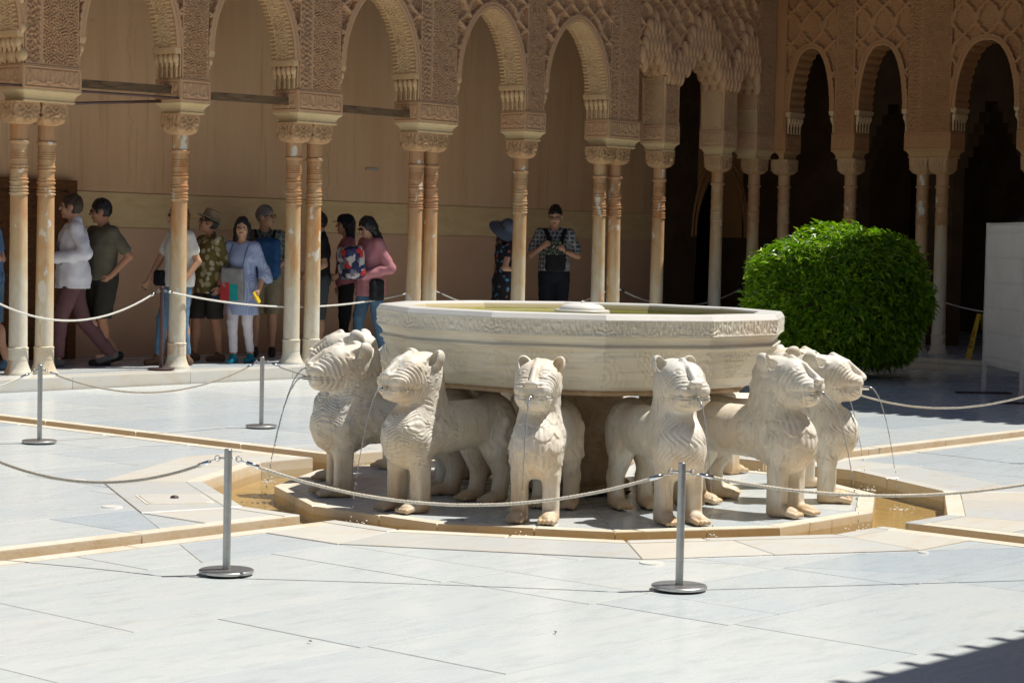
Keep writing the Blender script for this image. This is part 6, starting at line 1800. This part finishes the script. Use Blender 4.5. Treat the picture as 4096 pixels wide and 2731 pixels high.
MB().box(0.022*k_, 0.0385*k_, -0.142*k_, -0.022*k_, -0.195*k_, 0.02*k_).build('red_print', M_REDP, tb); MB().box(0.022*k_, 0.0385*k_, -0.022*k_, 0.075*k_, -0.195*k_, 0.03*k_).build('teal_print', M_TEAL, tb)
for s_ in (-1, 1): p.strap([(0.15, -0.05 + s_*0.10, 1.13), (0.16, -0.02 + s_*0.10, 1.25), (0.10, s_*0.10, 1.40), (0.0, s_*0.105, 1.475)], M_DENIM, 0.006)
yp = MB().box(-0.035, 0.035, -0.008, 0.008, -0.07, 0.07).build('leaflet', M_YEL, loc=tuple(p.w((0.17, 0.25, 0.80))), rot=(0.4, 0.3, R_(208))); tag(yp, 'yellow and blue leaflet in the hand of woman in striped tunic', 'leaflet')
# 7 plaid shirt and blue backpack
p = Person('grey-haired man in green plaid shirt and khaki shorts behind the pair of columns', (6.74, 10.42), 228, 1.84, 'mid', yaw=62, thin=1.08, le=(-0.02, 0.27, 1.15), lh=(0.16, 0.12, 1.02), re=(-0.08, -0.28, 1.15), rh=(0.12, -0.14, 1.00))
p.body(); p.top(M_PLAID1, 0.9, 0.84, 0.026); p.bottom(M_KHAKI, 0.50, 0.030, 'shorts'); p.shoes(M_SHOE); p.hair(HAIRC['grey'], cut=-0.045); p.glasses()
bag('backpack', 'blue backpack worn on the chest by grey-haired man', 'backpack', p, (0.20, 0.03, 1.15), (0.085, 0.15, 0.235), 0.07, M_BBAG)
for s_ in (-1, 1): p.strap([(0.16, s_*0.09, 1.36), (0.10, s_*0.11, 1.45), (0.0, s_*0.115, 1.475), (-0.08, s_*0.11, 1.42)], M_BLACK, 0.018)
# 8 dark-haired woman with glasses
p = Person('dark-haired woman with glasses in dark T-shirt right of the patched column', (7.40, 10.14), 146, 1.78, 'mid', fem=True, pitch=8, le=(-0.02, 0.24, 1.12), lh=(0.16, 0.18, 1.00), re=(-0.02, -0.24, 1.12), rh=(0.16, -0.18, 1.00))
p.body(); p.top(M_BLACK, 0.6, 0.86, 0.026); p.bottom(cloth('slate_shorts', (0.05, 0.06, 0.065)), 0.45, 0.03, 'shorts'); p.shoes(M_SHOE); p.hair(HAIRC['black'], cut=-0.12); p.glasses()
# 9 woman in black cap
p = Person('woman in black cap and dusty pink top looking left behind the pink jacket', (7.90, 10.16), 142, 1.76, 'mid', fem=True, le=(-0.02, 0.24, 1.12), lh=(0.14, 0.18, 1.00))
p.body(); p.top(cloth('dusty_pink', (0.32, 0.12, 0.15)), 0.6, 0.86, 0.026); p.bottom(M_BLACK, 0.12, 0.010, 'trousers'); p.shoes(M_SHOE); p.hair(HAIRC['black'], 0.18)
p.hat([(0.096, 0.035), (0.095, 0.08), (0.082, 0.115), (0.05, 0.138), (0.001, 0.143)], M_BLACK, name='cap')
vb = MB(); kk = p.k
vs = [tuple(p.H((0.085 + 0.085*math.sin(a), 0.075*math.cos(a), 0.048 - 0.012*math.sin(a)))) for a in np.linspace(0, PI, 13)]; n_ = len(vs)
vb.add(vs + [(x, y, z + 0.008) for x, y, z in vs], [tuple(range(n_)), tuple(range(2*n_-1, n_-1, -1))] + [(i, i+1, n_+i+1, n_+i) for i in range(n_-1)]); vb.build('visor', M_BLACK, p.t)
# 10 pink jacket
p = Person('woman in pink jacket and jeans with long black hair bending over a bag', (7.74, 9.58), 168, 1.76, 'fair', fem=True, pitch=22, yaw=-8, thin=1.08, head=(0.055, 0, 1.60), le=(-0.09, 0.27, 1.11), lh=(0.22, 0.16, 1.00), re=(0.02, -0.25, 1.12), rh=(0.26, -0.10, 1.02),
           la=(-0.14, 0.10, 0.085), lk=(-0.05, 0.1, 0.5), ra=(0.12, -0.1, 0.085), rk=(0.10, -0.1, 0.5))
p.body(grip_l=(0, -0.3, 1)); p.top(M_PINK, long=True, hem=0.76, g=0.034, name='jacket', amp=0.006); p.bottom(M_DENIM, 0.10, 0.014, 'jeans'); p.shoes(M_SHOE); p.hair(HAIRC['black'], 0.30, vol=1.08); p.glasses(M_LENS)
bag('drawstring_bag', 'red, navy and white camouflage bag held up by woman in pink jacket', 'bag', p, (0.34, 0.08, 1.17), (0.13, 0.15, 0.20), 0.06, M_CAMO, 0.12)
bag('shoulder_bag', 'black shoulder bag hanging at the hip of woman in pink jacket', 'bag', p, (0.06, 0.23, 0.84), (0.10, 0.045, 0.13), 0.04, M_BLACK)
# 11 sun hat and dress
p = Person('woman in dark floral dress and grey-blue sun hat left of the patched column', (10.66, 9.92), 335, 1.76, 'fair', fem=True, pitch=14, yaw=-20, le=(-0.02, 0.25, 1.11), lh=(0.20, 0.12, 1.08), re=(-0.12, -0.26, 1.11), rh=(0.16, -0.12, 1.08))
p.body(); p.top(M_DRESS, 0.42, 0.40, 0.022, name='dress', flare=0.05, collar=False); p.shoes(M_TANSH); p.hair(HAIRC['brown'], 0.14)
p.hat([(0.235, -0.045), (0.22, -0.028), (0.15, 0.015), (0.108, 0.035), (0.102, 0.05), (0.100, 0.09), (0.085, 0.125), (0.05, 0.142), (0.001, 0.146)], M_SUNHAT, None, (30, 12, 0), 'sun_hat', 1.08)
# 12 man reading
p = Person('man in checked shirt and dark trousers reading a guide book, facing the camera', (11.70, 9.92), 224, 1.98, 'fair', pitch=18, yaw=-10, thin=1.10, le=(-0.04, 0.29, 1.14), lh=(0.23, 0.10, 1.20), re=(-0.02, -0.29, 1.14), rh=(0.20, -0.16, 1.25))
p.body(grip_l=(0, -1, 0.6), grip_r=(0, 1, 0.3)); p.top(M_PLAID2, 0.72, 0.955, 0.030); p.bottom(cloth('navy_trousers', (0.012, 0.014, 0.022)), 0.10, 0.022, waist=1.04); p.shoes(M_SHOE); p.hair(HAIRC['black'], cut=0.02, vol=0.97); p.glasses()
bag('backpack', 'black backpack worn on the chest by the reading man', 'backpack', p, (0.185, 0.0, 1.10), (0.055, 0.125, 0.16), 0.05, M_BLACK)
for s_ in (-1, 1): p.strap([(0.19, s_*0.05, 1.22), (0.165, s_*0.08, 1.34), (0.08, s_*0.12, 1.455), (-0.02, s_*0.14, 1.47)], M_BLACK, 0.030, flat=0.35)
MB().torus(tuple(p.J['lh']), 0.031, 0.009, tuple(p.J['lh'] - p.J['le']), 14, 6).build('watch', M_BLK, p.t, True)
MB().torus((0, 0, 0.995*p.k), 0.150, 0.016, (0, 0, 1), 32, 6).build('belt', simple('belt', (0.16, 0.14, 0.11), 0.6), p.t, True)
gb = thing('guide_book', 'open guide book with dark illustrated cover held by the reading man', 'book', tuple(p.w((0.32, -0.02, 1.24))), R_(224))
for s_, nm in ((-1, 'left'), (1, 'right')):
    Rb = Matrix.Rotation(s_*0.55, 4, 'Z')
    c = MB().box(-0.004, 0.004, 0, s_*0.125, -0.10, 0.09) if s_ > 0 else MB().box(-0.004, 0.004, -0.125, 0, -0.10, 0.09)
    o = c.build('cover', M_COVER, gb); o.rotation_euler = (0, -0.35, s_*0.5)
    c = MB().box(-0.012, -0.0045, min(0, s_*0.12), max(0, s_*0.12), -0.095, 0.086); o = c.build('pages', M_PAGE, gb); o.rotation_euler = (0, -0.35, s_*0.5)
